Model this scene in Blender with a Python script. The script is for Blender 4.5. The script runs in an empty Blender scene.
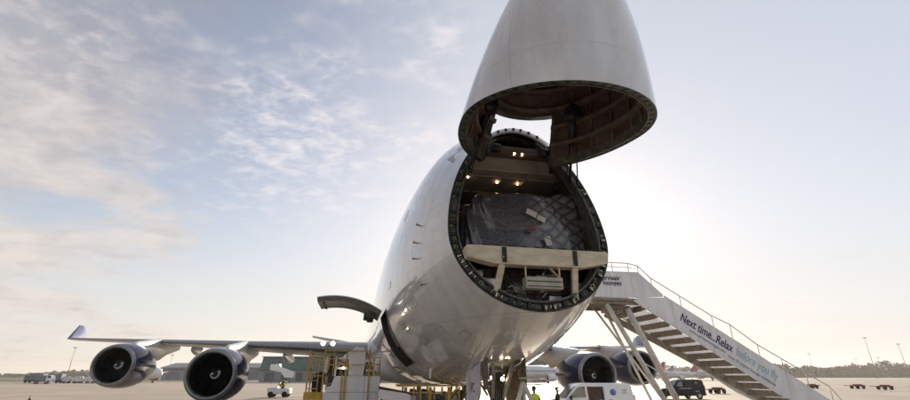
import bpy, bmesh, math, random
from mathutils import Vector, Matrix
random.seed(7)
C = bpy.context.scene.collection
PI = math.pi
R = math.radians
S = bpy.context.scene

# ------------------------------------------------------------------ materials
MATS = {}
def mat(name, col, rough=.5, metal=0., var=.0, scale=4., bump=0., bscale=None, coat=0., emit=None, estr=0., stretch=None, spec=None, col2=None, rvar=0.):
    if name in MATS: return MATS[name]
    m = bpy.data.materials.new(name); m.use_nodes = True
    nt = m.node_tree; b = nt.nodes['Principled BSDF']
    b.inputs['Base Color'].default_value = (*col, 1); b.inputs['Roughness'].default_value = rough
    b.inputs['Metallic'].default_value = metal; b.inputs['Coat Weight'].default_value = coat
    b.inputs['Coat Roughness'].default_value = .08
    if spec is not None: b.inputs['Specular IOR Level'].default_value = spec
    if emit: 
        b.inputs['Emission Color'].default_value = (*emit, 1); b.inputs['Emission Strength'].default_value = estr
    tc = nt.nodes.new('ShaderNodeTexCoord'); mp = nt.nodes.new('ShaderNodeMapping')
    nt.links.new(tc.outputs['Object'], mp.inputs['Vector'])
    if stretch: mp.inputs['Scale'].default_value = stretch
    if var > 0 or col2 or rvar:
        n = nt.nodes.new('ShaderNodeTexNoise'); n.inputs['Scale'].default_value = scale; n.inputs['Detail'].default_value = 6; n.inputs['Roughness'].default_value = .62
        nt.links.new(mp.outputs[0], n.inputs['Vector'])
        r = nt.nodes.new('ShaderNodeValToRGB'); nt.links.new(n.outputs['Fac'], r.inputs['Fac'])
        c2 = col2 or tuple(c*(1-var) for c in col); c1 = col if col2 else tuple(min(1, c*(1+var*.6)) for c in col)
        r.color_ramp.elements[0].position = .33; r.color_ramp.elements[1].position = .67
        r.color_ramp.elements[0].color = (*c2, 1); r.color_ramp.elements[1].color = (*c1, 1)
        nt.links.new(r.outputs[0], b.inputs['Base Color'])
        if rvar:
            mr = nt.nodes.new('ShaderNodeMapRange'); nt.links.new(n.outputs['Fac'], mr.inputs['Value'])
            mr.inputs['From Min'].default_value = .3; mr.inputs['From Max'].default_value = .7
            mr.inputs['To Min'].default_value = rough+rvar; mr.inputs['To Max'].default_value = max(.02, rough-rvar)
            nt.links.new(mr.outputs[0], b.inputs['Roughness'])
    if bump > 0:
        n2 = nt.nodes.new('ShaderNodeTexNoise'); n2.inputs['Scale'].default_value = bscale or scale*3; n2.inputs['Detail'].default_value = 4
        nt.links.new(mp.outputs[0], n2.inputs['Vector'])
        bp = nt.nodes.new('ShaderNodeBump'); bp.inputs['Strength'].default_value = bump; bp.inputs['Distance'].default_value = .05
        nt.links.new(n2.outputs['Fac'], bp.inputs['Height']); nt.links.new(bp.outputs[0], b.inputs['Normal'])
    MATS[name] = m
    return m

def hull_paint():
    """white aircraft paint: skin panels with faint seams, dirt streaks, slight waviness"""
    m = bpy.data.materials.new('white_hull_paint'); m.use_nodes = True
    nt = m.node_tree; N = nt.nodes; L = nt.links; b = N['Principled BSDF']
    tc = N.new('ShaderNodeTexCoord'); sp = N.new('ShaderNodeSeparateXYZ'); L.new(tc.outputs['Object'], sp.inputs[0])
    # seams every 2.5 m along the hull and every 1.1 m of height
    def seam(sock, period, width, off=0):
        a = N.new('ShaderNodeMath'); a.operation = 'ADD'; a.inputs[1].default_value = off+100*period; L.new(sock, a.inputs[0])
        mo = N.new('ShaderNodeMath'); mo.operation = 'MODULO'; mo.inputs[1].default_value = period; L.new(a.outputs[0], mo.inputs[0])
        lt = N.new('ShaderNodeMath'); lt.operation = 'LESS_THAN'; lt.inputs[1].default_value = width; L.new(mo.outputs[0], lt.inputs[0])
        return lt.outputs[0]
    s1 = seam(sp.outputs['Y'], 2.54, .014, .3); s2 = seam(sp.outputs['Z'], 1.37, .012, .5)
    mx = N.new('ShaderNodeMath'); mx.operation = 'MAXIMUM'; L.new(s1, mx.inputs[0]); L.new(s2, mx.inputs[1])
    mp = N.new('ShaderNodeMapping'); mp.inputs['Scale'].default_value = (1, 1.2, .35); L.new(tc.outputs['Object'], mp.inputs[0])
    n = N.new('ShaderNodeTexNoise'); n.inputs['Scale'].default_value = 1.6; n.inputs['Detail'].default_value = 8; n.inputs['Roughness'].default_value = .65; L.new(mp.outputs[0], n.inputs['Vector'])
    r = N.new('ShaderNodeValToRGB'); L.new(n.outputs['Fac'], r.inputs[0])
    r.color_ramp.elements[0].position = .3; r.color_ramp.elements[0].color = (.43, .43, .435, 1)
    r.color_ramp.elements[1].position = .62; r.color_ramp.elements[1].color = (.58, .59, .61, 1)
    f1 = seam(sp.outputs['Y'], .508, .012, .1); f2 = seam(sp.outputs['Z'], .343, .010, .2)
    fm_ = N.new('ShaderNodeMath'); fm_.operation = 'MAXIMUM'; L.new(f1, fm_.inputs[0]); L.new(f2, fm_.inputs[1])
    fk = N.new('ShaderNodeMath'); fk.operation = 'MULTIPLY'; L.new(fm_.outputs[0], fk.inputs[0]); fk.inputs[1].default_value = .22
    mx2 = N.new('ShaderNodeMath'); mx2.operation = 'MAXIMUM'; L.new(fk.outputs[0], mx2.inputs[0]); L.new(mx.outputs[0], mx2.inputs[1])
    mix = N.new('ShaderNodeMix'); mix.data_type = 'RGBA'; L.new(mx2.outputs[0], mix.inputs['Factor'])
    L.new(r.outputs[0], mix.inputs['A']); mix.inputs['B'].default_value = (.38, .375, .37, 1)
    # the belly carries grime: a wide irregular stain along the keel, part of the paint's wear
    L.new(mix.outputs['Result'], b.inputs['Base Color'])
    mr = N.new('ShaderNodeMapRange'); L.new(n.outputs['Fac'], mr.inputs['Value']); mr.inputs['From Min'].default_value = .3; mr.inputs['From Max'].default_value = .7
    mr.inputs['To Min'].default_value = .34; mr.inputs['To Max'].default_value = .14; L.new(mr.outputs[0], b.inputs['Roughness'])
    b.inputs['Coat Weight'].default_value = .9; b.inputs['Coat Roughness'].default_value = .045; b.inputs['Coat IOR'].default_value = 1.65
    n2 = N.new('ShaderNodeTexNoise'); n2.inputs['Scale'].default_value = .9; n2.inputs['Detail'].default_value = 2; L.new(tc.outputs['Object'], n2.inputs['Vector'])
    bp = N.new('ShaderNodeBump'); bp.inputs['Strength'].default_value = .13; bp.inputs['Distance'].default_value = .06; L.new(n2.outputs['Fac'], bp.inputs['Height'])
    L.new(bp.outputs[0], b.inputs['Normal']); L.new(bp.outputs[0], b.inputs['Coat Normal'])
    MATS['hull'] = m
    return m
HULL = hull_paint()
M = lambda n: MATS[n]
mat('navy', (.006, .008, .055), .16, var=.3, scale=3, spec=.22)
mat('lip_metal', (.24, .245, .25), .4, .65, var=.25, scale=5, bump=.02)
mat('wing_grey', (.54, .54, .55), .34, var=.14, scale=1.2, stretch=(1, .4, 1), coat=.15, rvar=.08)
mat('bare_metal', (.45, .43, .40), .32, .9, var=.25, scale=4)
mat('dark_metal', (.05, .048, .045), .45, .6, var=.4, scale=6)
mat('black', (.009, .009, .01), .6, var=.3, scale=6)
mat('rubber', (.02, .02, .021), .8, var=.3, scale=6)
mat('liner', (.17, .145, .125), .65, var=.45, scale=2.5, bump=.3, bscale=5)
mat('door_liner', (.10, .055, .040), .6, var=.55, scale=2.2, bump=.5, bscale=6)
mat('rib', (.13, .088, .066), .5, var=.4, scale=5)
mat('flange', (.10, .105, .088), .55, .2, var=.5, scale=7, bump=.2)
mat('primer', (.15, .19, .065), .5, var=.4, scale=9)
mat('latch_white', (.62, .6, .55), .4, var=.3, scale=9)
mat('ceiling', (.46, .41, .36), .5, var=.3, scale=1.5)
mat('cream', (.60, .53, .40), .5, var=.25, scale=2.5, stretch=(1, 1, 3), bump=.15, bscale=9)
mat('grey_box', (.40, .39, .33), .5, var=.25, scale=4)
mat('silver', (.5, .48, .45), .3, .8, var=.4, scale=6)
mat('wrap', (.045, .045, .055), .24, var=.5, scale=3, bump=.35, bscale=6, coat=.35)
mat('paper', (.72, .70, .63), .7, var=.1, scale=6)
mat('red', (.20, .03, .027), .45, var=.3, scale=4)
mat('white_paint', (.74, .74, .73), .35, var=.1, scale=2, coat=.2, rvar=.1)
mat('stair_white', (.72, .72, .72), .4, var=.17, scale=2.2, rvar=.1, bump=.12, bscale=1.3, stretch=(1, 1, .35))
mat('tread', (.27, .225, .18), .6, var=.35, scale=5, bump=.2)
mat('tube_white', (.62, .59, .54), .4, var=.25, scale=5)
mat('yellow', (.50, .31, .035), .5, var=.35, scale=4, bump=.1)
mat('glass', (.02, .024, .028), .06, coat=.5, var=.2, scale=2)
mat('glass_bright', (.12, .15, .17), .05, coat=.6, var=.2, scale=2)
mat('text_navy', (.02, .025, .11), .5, var=.1)
mat('text_blue', (.30, .47, .58), .5, var=.1)
mat('text_grey', (.16, .17, .25), .5, var=.1)
mat('text_white', (.7, .7, .72), .5, var=.1)
mat('blue', (.03, .12, .42), .4, var=.2, scale=2)
mat('light_blue', (.16, .38, .65), .4, var=.3, scale=8)
mat('lilac', (.10, .115, .24), .3, var=.25, scale=2, coat=.3)
mat('van_white', (.72, .73, .74), .25, coat=.5, var=.05, scale=2)
mat('van_black', (.010, .010, .013), .38, coat=.0, spec=.25, var=.3, scale=3)
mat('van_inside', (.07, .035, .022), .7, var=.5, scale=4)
mat('hivis', (.52, .62, .03), .7, var=.2, scale=8)
mat('navy_cloth', (.018, .022, .045), .85, var=.3, scale=8)
mat('dark_cloth', (.025, .024, .024), .85, var=.3, scale=8)
mat('skin', (.42, .25, .18), .55, var=.15, scale=12)
mat('hair', (.03, .022, .016), .7, var=.3, scale=20)
mat('lamp', (1, .9, .75), .3, emit=(1, .80, .52), estr=16)
mat('lamp_warm', (1, .8, .5), .3, emit=(1, .62, .28), estr=5)
mat('gear_door', (.52, .53, .58), .4, var=.35, scale=3)
mat('gear_bay', (.13, .105, .085), .6, var=.5, scale=4, bump=.3)
mat('tan_door', (.42, .32, .21), .5, var=.35, scale=4)
mat('gear_strut', (.40, .38, .34), .35, .4, var=.3, scale=5)
mat('bld_green', (.05, .115, .10), .4, var=.25, scale=.15, stretch=(1, 1, .2))
mat('bld_grey', (.22, .235, .25), .6, var=.2, scale=.2)
mat('bld_slate', (.16, .18, .22), .6, var=.2, scale=.2)
mat('bld_glass', (.06, .075, .085), .15, var=.4, scale=.4)
mat('plane_white', (.62, .62, .64), .3, var=.12, scale=.6, coat=.2)
mat('plane_red', (.26, .06, .05), .35, var=.2, scale=.6)
mat('orange', (.28, .05, .025), .5, var=.2)
mat('grass', (.075, .085, .035), .9, var=.45, scale=.02, stretch=(1, 3, 1), bump=.3, bscale=1.5)
mat('leaf', (.075, .085, .042), .8, var=.5, scale=.1)
mat('trunk', (.06, .045, .03), .9, var=.3, scale=2)
mat('pole_grey', (.20, .20, .21), .5, .3, var=.2, scale=1)

def apron():
    m = bpy.data.materials.new('apron_concrete'); m.use_nodes = True
    nt = m.node_tree; N = nt.nodes; L = nt.links; b = N['Principled BSDF']
    tc = N.new('ShaderNodeTexCoord'); mp = N.new('ShaderNodeMapping'); L.new(tc.outputs['Object'], mp.inputs[0]); mp.inputs['Rotation'].default_value = (0, 0, R(11.7))
    n = N.new('ShaderNodeTexNoise'); n.inputs['Scale'].default_value = .06; n.inputs['Detail'].default_value = 9; n.inputs['Roughness'].default_value = .68; L.new(mp.outputs[0], n.inputs['Vector'])
    r = N.new('ShaderNodeValToRGB'); L.new(n.outputs['Fac'], r.inputs[0])
    r.color_ramp.elements[0].position = .3; r.color_ramp.elements[0].color = (.34, .285, .22, 1)
    r.color_ramp.elements[1].position = .7; r.color_ramp.elements[1].color = (.48, .405, .315, 1)
    bk = N.new('ShaderNodeTexBrick'); L.new(mp.outputs[0], bk.inputs['Vector'])
    bk.inputs['Scale'].default_value = 1; bk.inputs['Brick Width'].default_value = 6; bk.inputs['Row Height'].default_value = 6; bk.offset = 0; bk.inputs['Mortar Size'].default_value = .04
    bk.inputs['Color1'].default_value = (1, 1, 1, 1); bk.inputs['Color2'].default_value = (.86, .86, .85, 1); bk.inputs['Mortar'].default_value = (.55, .54, .52, 1)
    mu = N.new('ShaderNodeMix'); mu.data_type = 'RGBA'; mu.blend_type = 'MULTIPLY'; mu.inputs['Factor'].default_value = 1
    L.new(r.outputs[0], mu.inputs['A']); L.new(bk.outputs[0], mu.inputs['B']); L.new(mu.outputs['Result'], b.inputs['Base Color'])
    b.inputs['Roughness'].default_value = .62
    n3 = N.new('ShaderNodeTexNoise'); n3.inputs['Scale'].default_value = .16; n3.inputs['Detail'].default_value = 10; n3.inputs['Roughness'].default_value = .75; mp3 = N.new('ShaderNodeMapping'); mp3.inputs['Scale'].default_value = (.25, 1.6, 1); mp3.inputs['Rotation'].default_value = (0, 0, R(8)); L.new(tc.outputs['Object'], mp3.inputs[0]); L.new(mp3.outputs[0], n3.inputs['Vector'])
    r3 = N.new('ShaderNodeValToRGB'); L.new(n3.outputs['Fac'], r3.inputs[0]); r3.color_ramp.elements[0].position = .36; r3.color_ramp.elements[0].color = (.62, .60, .58, 1); r3.color_ramp.elements[1].position = .52; r3.color_ramp.elements[1].color = (1, 1, 1, 1)
    mu3 = N.new('ShaderNodeMix'); mu3.data_type = 'RGBA'; mu3.blend_type = 'MULTIPLY'; mu3.inputs['Factor'].default_value = 1
    L.new(mu.outputs['Result'], mu3.inputs['A']); L.new(r3.outputs[0], mu3.inputs['B']); L.new(mu3.outputs['Result'], b.inputs['Base Color'])
    n2 = N.new('ShaderNodeTexNoise'); n2.inputs['Scale'].default_value = 6; n2.inputs['Detail'].default_value = 6; L.new(tc.outputs['Object'], n2.inputs['Vector'])
    bp = N.new('ShaderNodeBump'); bp.inputs['Strength'].default_value = .3; bp.inputs['Distance'].default_value = .02; L.new(n2.outputs['Fac'], bp.inputs['Height']); L.new(bp.outputs[0], b.inputs['Normal'])
    return m

# ------------------------------------------------------------------ mesh helpers
class MB:
    def __init__(s): s.v = []; s.f = []; s.sm = []; s.mi = []
    def add(s, vs, fs, smooth=False, mi=0):
        o = len(s.v); s.v += [tuple(v) for v in vs]
        for f in fs: s.f.append([o+i for i in f]); s.sm.append(smooth); s.mi.append(mi)
        return s
    def box(s, c, d, rot=None, mi=0):
        hx, hy, hz = d[0]/2, d[1]/2, d[2]/2
        vs = [Vector((x, y, z)) for x in (-hx, hx) for y in (-hy, hy) for z in (-hz, hz)]
        if rot: 
            from mathutils import Euler
            mm = Euler(rot).to_matrix(); vs = [mm @ v for v in vs]
        vs = [v+Vector(c) for v in vs]
        return s.add(vs, [(0, 1, 3, 2), (4, 6, 7, 5), (0, 4, 5, 1), (2, 3, 7, 6), (0, 2, 6, 4), (1, 5, 7, 3)], mi=mi)
    def bar(s, p0, p1, w, h, mi=0, up=(0, 0, 1)):
        p0 = Vector(p0); p1 = Vector(p1); d = (p1-p0).normalized(); up = Vector(up)
        if abs(d.dot(up)) > .97: up = Vector((0, 1, 0))
        a = d.cross(up).normalized()*w/2; b = a.cross(d).normalized()*h/2
        vs = [p+sa*a+sb*b for p in (p0, p1) for sa, sb in ((-1, -1), (1, -1), (1, 1), (-1, 1))]
        return s.add(vs, [(3, 2, 1, 0), (4, 5, 6, 7)]+[(i, (i+1) % 4, 4+(i+1) % 4, 4+i) for i in range(4)], mi=mi)
    def cyl(s, p0, p1, r0, r1=None, n=12, caps=True, mi=0):
        r1 = r0 if r1 is None else r1
        p0 = Vector(p0); p1 = Vector(p1); d = (p1-p0).normalized()
        a = d.orthogonal().normalized(); b = d.cross(a)
        A = [p0+r0*(math.cos(t)*a+math.sin(t)*b) for t in [2*PI*i/n for i in range(n)]]
        B = [p1+r1*(math.cos(t)*a+math.sin(t)*b) for t in [2*PI*i/n for i in range(n)]]
        s.add(A+B, [(i, (i+1) % n, n+(i+1) % n, n+i) for i in range(n)], True, mi)
        if caps: s.add(A, [tuple(range(n-1, -1, -1))], mi=mi); s.add(B, [tuple(range(n))], mi=mi)
        return s
    def loft(s, rings, closed=True, cap0=False, cap1=False, smooth=True, mi=0, skip=None):
        n = len(rings[0]); vs = [p for r in rings for p in r]; fs = []
        for k in range(len(rings)-1):
            for i in range(n if closed else n-1):
                if skip and skip(k, i): continue
                j = (i+1) % n; fs.append((k*n+i, k*n+j, (k+1)*n+j, (k+1)*n+i))
        s.add(vs, fs, smooth, mi)
        if cap0: s.add(rings[0], [tuple(range(n-1, -1, -1))], mi=mi)
        if cap1: s.add(rings[-1], [tuple(range(n))], mi=mi)
        return s
    def prism(s, out, axis, a, b, mi=0):
        def P(u, v, w): return {'x': (w, u, v), 'y': (u, w, v), 'z': (u, v, w)}[axis]
        n = len(out); A = [P(u, v, a) for u, v in out]; B = [P(u, v, b) for u, v in out]
        return s.add(A+B, [tuple(range(n-1, -1, -1)), tuple(range(n, 2*n))]+[(i, (i+1) % n, n+(i+1) % n, n+i) for i in range(n)], mi=mi)
    def ball(s, c, r, n=12, m=8, mi=0):
        rx, ry, rz = (r, r, r) if not hasattr(r, '__len__') else r
        rings = [[(c[0]+rx*math.sin(PI*k/m)*math.cos(2*PI*i/n), c[1]+ry*math.sin(PI*k/m)*math.sin(2*PI*i/n), c[2]-rz*math.cos(PI*k/m)) for i in range(n)] for k in range(m+1)]
        return s.loft(rings, mi=mi)
    def tube(s, pts, r, n=8, mi=0):
        for p, q in zip(pts[:-1], pts[1:]): s.cyl(p, q, r, r, n, True, mi)
        return s
    def xform(s, fn): s.v = [tuple(fn(*v)) for v in s.v]; return s
    def build(s, name, mats, parent=None, label=None, bevel=0, merge=True):
        me = bpy.data.meshes.new(name)
        bm = bmesh.new()
        vs = [bm.verts.new(v) for v in s.v]
        for f, sm, mi in zip(s.f, s.sm, s.mi):
            try:
                q = bm.faces.new([vs[i] for i in f]); q.smooth = sm; q.material_index = mi
            except ValueError: pass
        if merge: bmesh.ops.remove_doubles(bm, verts=bm.verts, dist=1e-5)
        bmesh.ops.recalc_face_normals(bm, faces=bm.faces)
        if bevel:
            es = [e for e in bm.edges if len(e.link_faces) == 2 and e.calc_face_angle(0) > .5]
            bmesh.ops.bevel(bm, geom=es, offset=bevel, segments=2, profile=.5, affect='EDGES', clamp_overlap=True)
        bm.to_mesh(me); bm.free()
        if not isinstance(mats, (list, tuple)): mats = [mats]
        for m in mats: me.materials.append(M(m) if isinstance(m, str) else m)
        o = bpy.data.objects.new(name, me); C.objects.link(o)
        if parent: o.parent = parent
        if label: o['label'] = label
        return o

def split(mb, name, mats, parent, **kw):
    """every loose piece of the collected mesh becomes a part of its own"""
    key = {}; par = list(range(len(mb.v)))
    def fd(i):
        while par[i] != i: par[i] = par[par[i]]; i = par[i]
        return i
    for i, v in enumerate(mb.v):
        k = tuple(round(c, 4) for c in v)
        if k in key: par[fd(i)] = fd(key[k])
        else: key[k] = i
    for f in mb.f:
        for q in f[1:]: par[fd(q)] = fd(f[0])
    gr_ = {}
    for fi, f in enumerate(mb.f): gr_.setdefault(fd(f[0]), []).append(fi)
    out = []
    for g_ in gr_.values():
        b = MB(); mp_ = {}
        for fi in g_:
            for q in mb.f[fi]:
                if q not in mp_: mp_[q] = len(b.v); b.v.append(mb.v[q])
            b.f.append([mp_[q] for q in mb.f[fi]]); b.sm.append(mb.sm[fi]); b.mi.append(mb.mi[fi])
        out.append(b.build(name, mats, parent, **kw))
    return out
def tag(o, label, cat, group=None):
    o['label'] = label; o['category'] = cat
    if group: o['group'] = group
    return o
def thing(name, label, cat, loc=(0, 0, 0), rz=0, group=None):
    o = bpy.data.objects.new(name, None); C.objects.link(o); o.empty_display_size = .2
    o.location = loc; o.rotation_euler = (0, 0, rz)
    return tag(o, label, cat, group)
def struct(o): o['kind'] = 'structure'; return o
def dup(root, loc, rz=0, label=None, group=None):
    r = root.copy(); C.objects.link(r); r.location = loc; r.rotation_euler = (0, 0, rz)
    if label: r['label'] = label
    if group: r['group'] = group
    for ch in list(root.children):
        c = ch.copy(); C.objects.link(c); c.parent = r
        for g in ch.children:
            d = g.copy(); C.objects.link(d); d.parent = c
    return r
def text(name, body, size, m, parent, matrix, shear=0, offset=.0, align='LEFT', width=None):
    cu = bpy.data.curves.new(name, 'FONT'); cu.body = body; cu.size = size; cu.extrude = .002; cu.shear = shear; cu.offset = offset; cu.align_x = align
    t = bpy.data.objects.new(name+'_curve', cu); C.objects.link(t)
    bpy.context.view_layer.update()
    me = bpy.data.meshes.new_from_object(t.evaluated_get(bpy.context.evaluated_depsgraph_get()))
    bpy.data.objects.remove(t); bpy.data.curves.remove(cu)
    me.name = name
    if width:
        xs = [v.co.x for v in me.vertices]; k = width/(max(xs)-min(xs)); me.transform(Matrix.Diagonal((k, 1, 1, 1)))
    me.transform(matrix); me.materials.clear(); me.materials.append(M(m))
    o = bpy.data.objects.new(name, me); C.objects.link(o); o.parent = parent
    return o

# ------------------------------------------------------------------ camera, world, sun
CZ, F, PITCH = 2.35, 438., R(21.87)
cam = bpy.data.cameras.new('camera'); co = bpy.data.objects.new('camera', cam); C.objects.link(co)
co.location = (0, 0, CZ); co.rotation_euler = (PI/2+PITCH, 0, 0)
cam.sensor_width = 36; cam.lens = F/910*36; cam.clip_start = .05; cam.clip_end = 20000
S.camera = co

SUN_AZ, SUN_EL = R(13), R(15)      # azimuth to the right of the view, behind the aircraft
w = bpy.data.worlds.new('World'); S.world = w; w.use_nodes = True
nt = w.node_tree; N = nt.nodes; L = nt.links
bg = N['Background']; bg.inputs['Strength'].default_value = .1
sky = N.new('ShaderNodeTexSky'); sky.sky_type = 'NISHITA'; sky.sun_disc = False
sky.sun_elevation = SUN_EL; sky.sun_rotation = SUN_AZ; sky.air_density = 1.0; sky.dust_density = 1.1; sky.ozone_density = 1.5; sky.altitude = 50
tc = N.new('ShaderNodeTexCoord')
sp = N.new('ShaderNodeSeparateXYZ'); L.new(tc.outputs['Generated'], sp.inputs[0])
def math_(op, a, b=None, c=None):
    n = N.new('ShaderNodeMath'); n.operation = op
    for i, x in enumerate((a, b, c)):
        if x is None: continue
        if isinstance(x, (int, float)): n.inputs[i].default_value = x
        else: L.new(x, n.inputs[i])
    return n.outputs[0]
def ramp(sock, a, b, lo=0., hi=1.):
    n = N.new('ShaderNodeMapRange'); n.interpolation_type = 'SMOOTHSTEP'; L.new(sock, n.inputs['Value'])
    n.inputs['From Min'].default_value = a; n.inputs['From Max'].default_value = b; n.inputs['To Min'].default_value = lo; n.inputs['To Max'].default_value = hi
    return n.outputs[0]
zz = math_('ADD', math_('MAXIMUM', sp.outputs['Z'], 0.), .12)
px = math_('DIVIDE', sp.outputs['X'], zz); py = math_('DIVIDE', sp.outputs['Y'], zz)
cmb = N.new('ShaderNodeCombineXYZ'); L.new(px, cmb.inputs[0]); L.new(py, cmb.inputs[1])
def noise(scale, detail, rough, sx=1, sy=1, rot=0, dist=0):
    mp = N.new('ShaderNodeMapping'); mp.inputs['Scale'].default_value = (sx, sy, 1); mp.inputs['Rotation'].default_value = (0, 0, rot); L.new(cmb.outputs[0], mp.inputs[0])
    n = N.new('ShaderNodeTexNoise'); n.inputs['Scale'].default_value = scale; n.inputs['Detail'].default_value = detail; n.inputs['Roughness'].default_value = rough; n.inputs['Distortion'].default_value = dist
    L.new(mp.outputs[0], n.inputs['Vector']); return n.outputs['Fac']
azr = math_('ARCTAN2', sp.outputs['X'], sp.outputs['Y'])          # azimuth from the view, right positive
# a big soft bank low on the left, mottled inside
bank = ramp(math_('ADD', noise(1.15, 9, .62, 1, .9, .3, .3), ramp(azr, -1.0, -.35, .26, -.12)), .50, .70)
bank = math_('MULTIPLY', bank, ramp(sp.outputs['Z'], .34, .66, 1., .35))
# rows of small puffs over the left and middle
puff = ramp(noise(8.5, 7, .58, .9, 1.2, .45, .3), .44, .68)
puff2 = ramp(noise(18., 6, .58, .9, 1.15, .6, .15), .42, .68)
patch = ramp(noise(1.7, 4, .55, 1, 1.1, .1), .38, .56)
small = math_('MULTIPLY', math_('MULTIPLY', math_('ADD', math_('MULTIPLY', puff, .7), math_('MULTIPLY', puff2, .35)), patch), ramp(azr, -.10, .14, 1., .04))
small = math_('MULTIPLY', small, ramp(sp.outputs['Z'], .20, .46, 0., 1.))
veil = math_('MULTIPLY', ramp(sp.outputs['Z'], .02, .36, .8, 0.), ramp(noise(.9, 6, .6, .35, 1.), .3, .7, .65, 1.))
hs_ = N.new('ShaderNodeHueSaturation'); hs_.inputs['Saturation'].default_value = .66; L.new(sky.outputs[0], hs_.inputs['Color'])
mixA = N.new('ShaderNodeMix'); mixA.data_type = 'RGBA'; tn_ = N.new('ShaderNodeMix'); tn_.data_type = 'RGBA'; tn_.blend_type = 'MULTIPLY'; tn_.inputs['Factor'].default_value = 1; L.new(hs_.outputs[0], tn_.inputs['A']); tn_.inputs['B'].default_value = (1.03, .985, .985, 1)
# thin high cloud softens the bright part of the sky round the sun
bw_ = N.new('ShaderNodeRGBToBW'); L.new(tn_.outputs['Result'], bw_.inputs[0])
sc_ = math_('DIVIDE', 13.0, math_('ADD', bw_.outputs[0], 10.))
dk_ = N.new('ShaderNodeVectorMath'); dk_.operation = 'SCALE'; L.new(tn_.outputs['Result'], dk_.inputs[0]); L.new(sc_, dk_.inputs['Scale'])
hz0 = N.new('ShaderNodeMix'); hz0.data_type = 'RGBA'; L.new(dk_.outputs[0], hz0.inputs['A']); hz0.inputs['B'].default_value = (5.1, 5.3, 5.75, 1); L.new(ramp(azr, -.5, .3, .0, .5), hz0.inputs['Factor'])
L.new(hz0.outputs['Result'], mixA.inputs['A'])
mixA.inputs['B'].default_value = (5.2, 4.95, 4.8, 1); L.new(veil, mixA.inputs['Factor'])
mixB = N.new('ShaderNodeMix'); mixB.data_type = 'RGBA'; L.new(mixA.outputs['Result'], mixB.inputs['A'])
mixB.inputs['B'].default_value = (6.3, 5.8, 5.75, 1); L.new(math_('MULTIPLY', small, .72), mixB.inputs['Factor'])
mixC = N.new('ShaderNodeMix'); mixC.data_type = 'RGBA'
bc = N.new('ShaderNodeMix'); bc.data_type = 'RGBA'; bc.inputs['A'].default_value = (5.1, 4.6, 4.25, 1); bc.inputs['B'].default_value = (2.15, 2.05, 2.25, 1)
L.new(math_('ADD', ramp(sp.outputs['Z'], .22, .66, .12, .85), math_('MULTIPLY', math_('SUBTRACT', noise(4.2, 8, .62, 1, 1.25, .9, .3), .5), 1.5)), bc.inputs['Factor'])
L.new(bc.outputs['Result'], mixC.inputs['B'])
L.new(mixB.outputs['Result'], mixC.inputs['A']); L.new(bc.outputs['Result'], mixC.inputs['B']); L.new(math_('MULTIPLY', bank, .8), mixC.inputs['Factor'])
L.new(mixC.outputs['Result'], bg.inputs['Color'])

sl = bpy.data.lights.new('sun', 'SUN'); sl.energy = 4.8; sl.angle = R(1.0); sl.color = (1, .86, .68)
so = bpy.data.objects.new('sun', sl); C.objects.link(so)
d = Vector((math.sin(SUN_AZ)*math.cos(SUN_EL), math.cos(SUN_AZ)*math.cos(SUN_EL), math.sin(SUN_EL)))
so.rotation_euler = d.to_track_quat('Z', 'Y').to_euler(); so.location = (30, 60, 40)
S.view_settings.view_transform = 'Standard'; S.view_settings.look = 'None'; S.view_settings.exposure = .7; S.view_settings.gamma = 1

# ------------------------------------------------------------------ ground
g = MB().add([(-6000, -3000, 0), (6000, -3000, 0), (6000, 9000, 0), (-6000, 9000, 0)], [(0, 1, 2, 3)])
struct(g.build('apron', apron()))
gr = MB().add([(-5000, 196, .004), (-88, 196, .004), (-120, 400, .004), (-120, 3000, .004), (-5000, 3000, .004)], [(0, 1, 2, 3, 4)])
struct(gr.build('grass_field', 'grass'))
gr = MB().add([(60, 640, .004), (5000, 560, .004), (5000, 3000, .004), (-119, 3000, .004), (-119, 700, .004)], [(0, 1, 2, 3, 4)])
struct(gr.build('far_grass', 'grass'))
# painted apron lines (thin sheets)
mk = MB()
for (p0, p1, wd) in (((-30, 49, 0), (60, 67, 0), .25), ((9, 44, 0), (-6, 120, 0), .2), ((-80, 92, 0), (160, 140, 0), .3)):
    a = Vector(p0); b = Vector(p1); n_ = Vector((-(b-a).y, (b-a).x, 0)).normalized()*wd/2
    mk.add([(v.x, v.y, .004) for v in (a-n_, b-n_, b+n_, a+n_)], [(0, 1, 2, 3)])
struct(mk.build('apron_marking', mat('line_paint', (.45, .36, .10), .7, var=.3, scale=1)))

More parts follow.
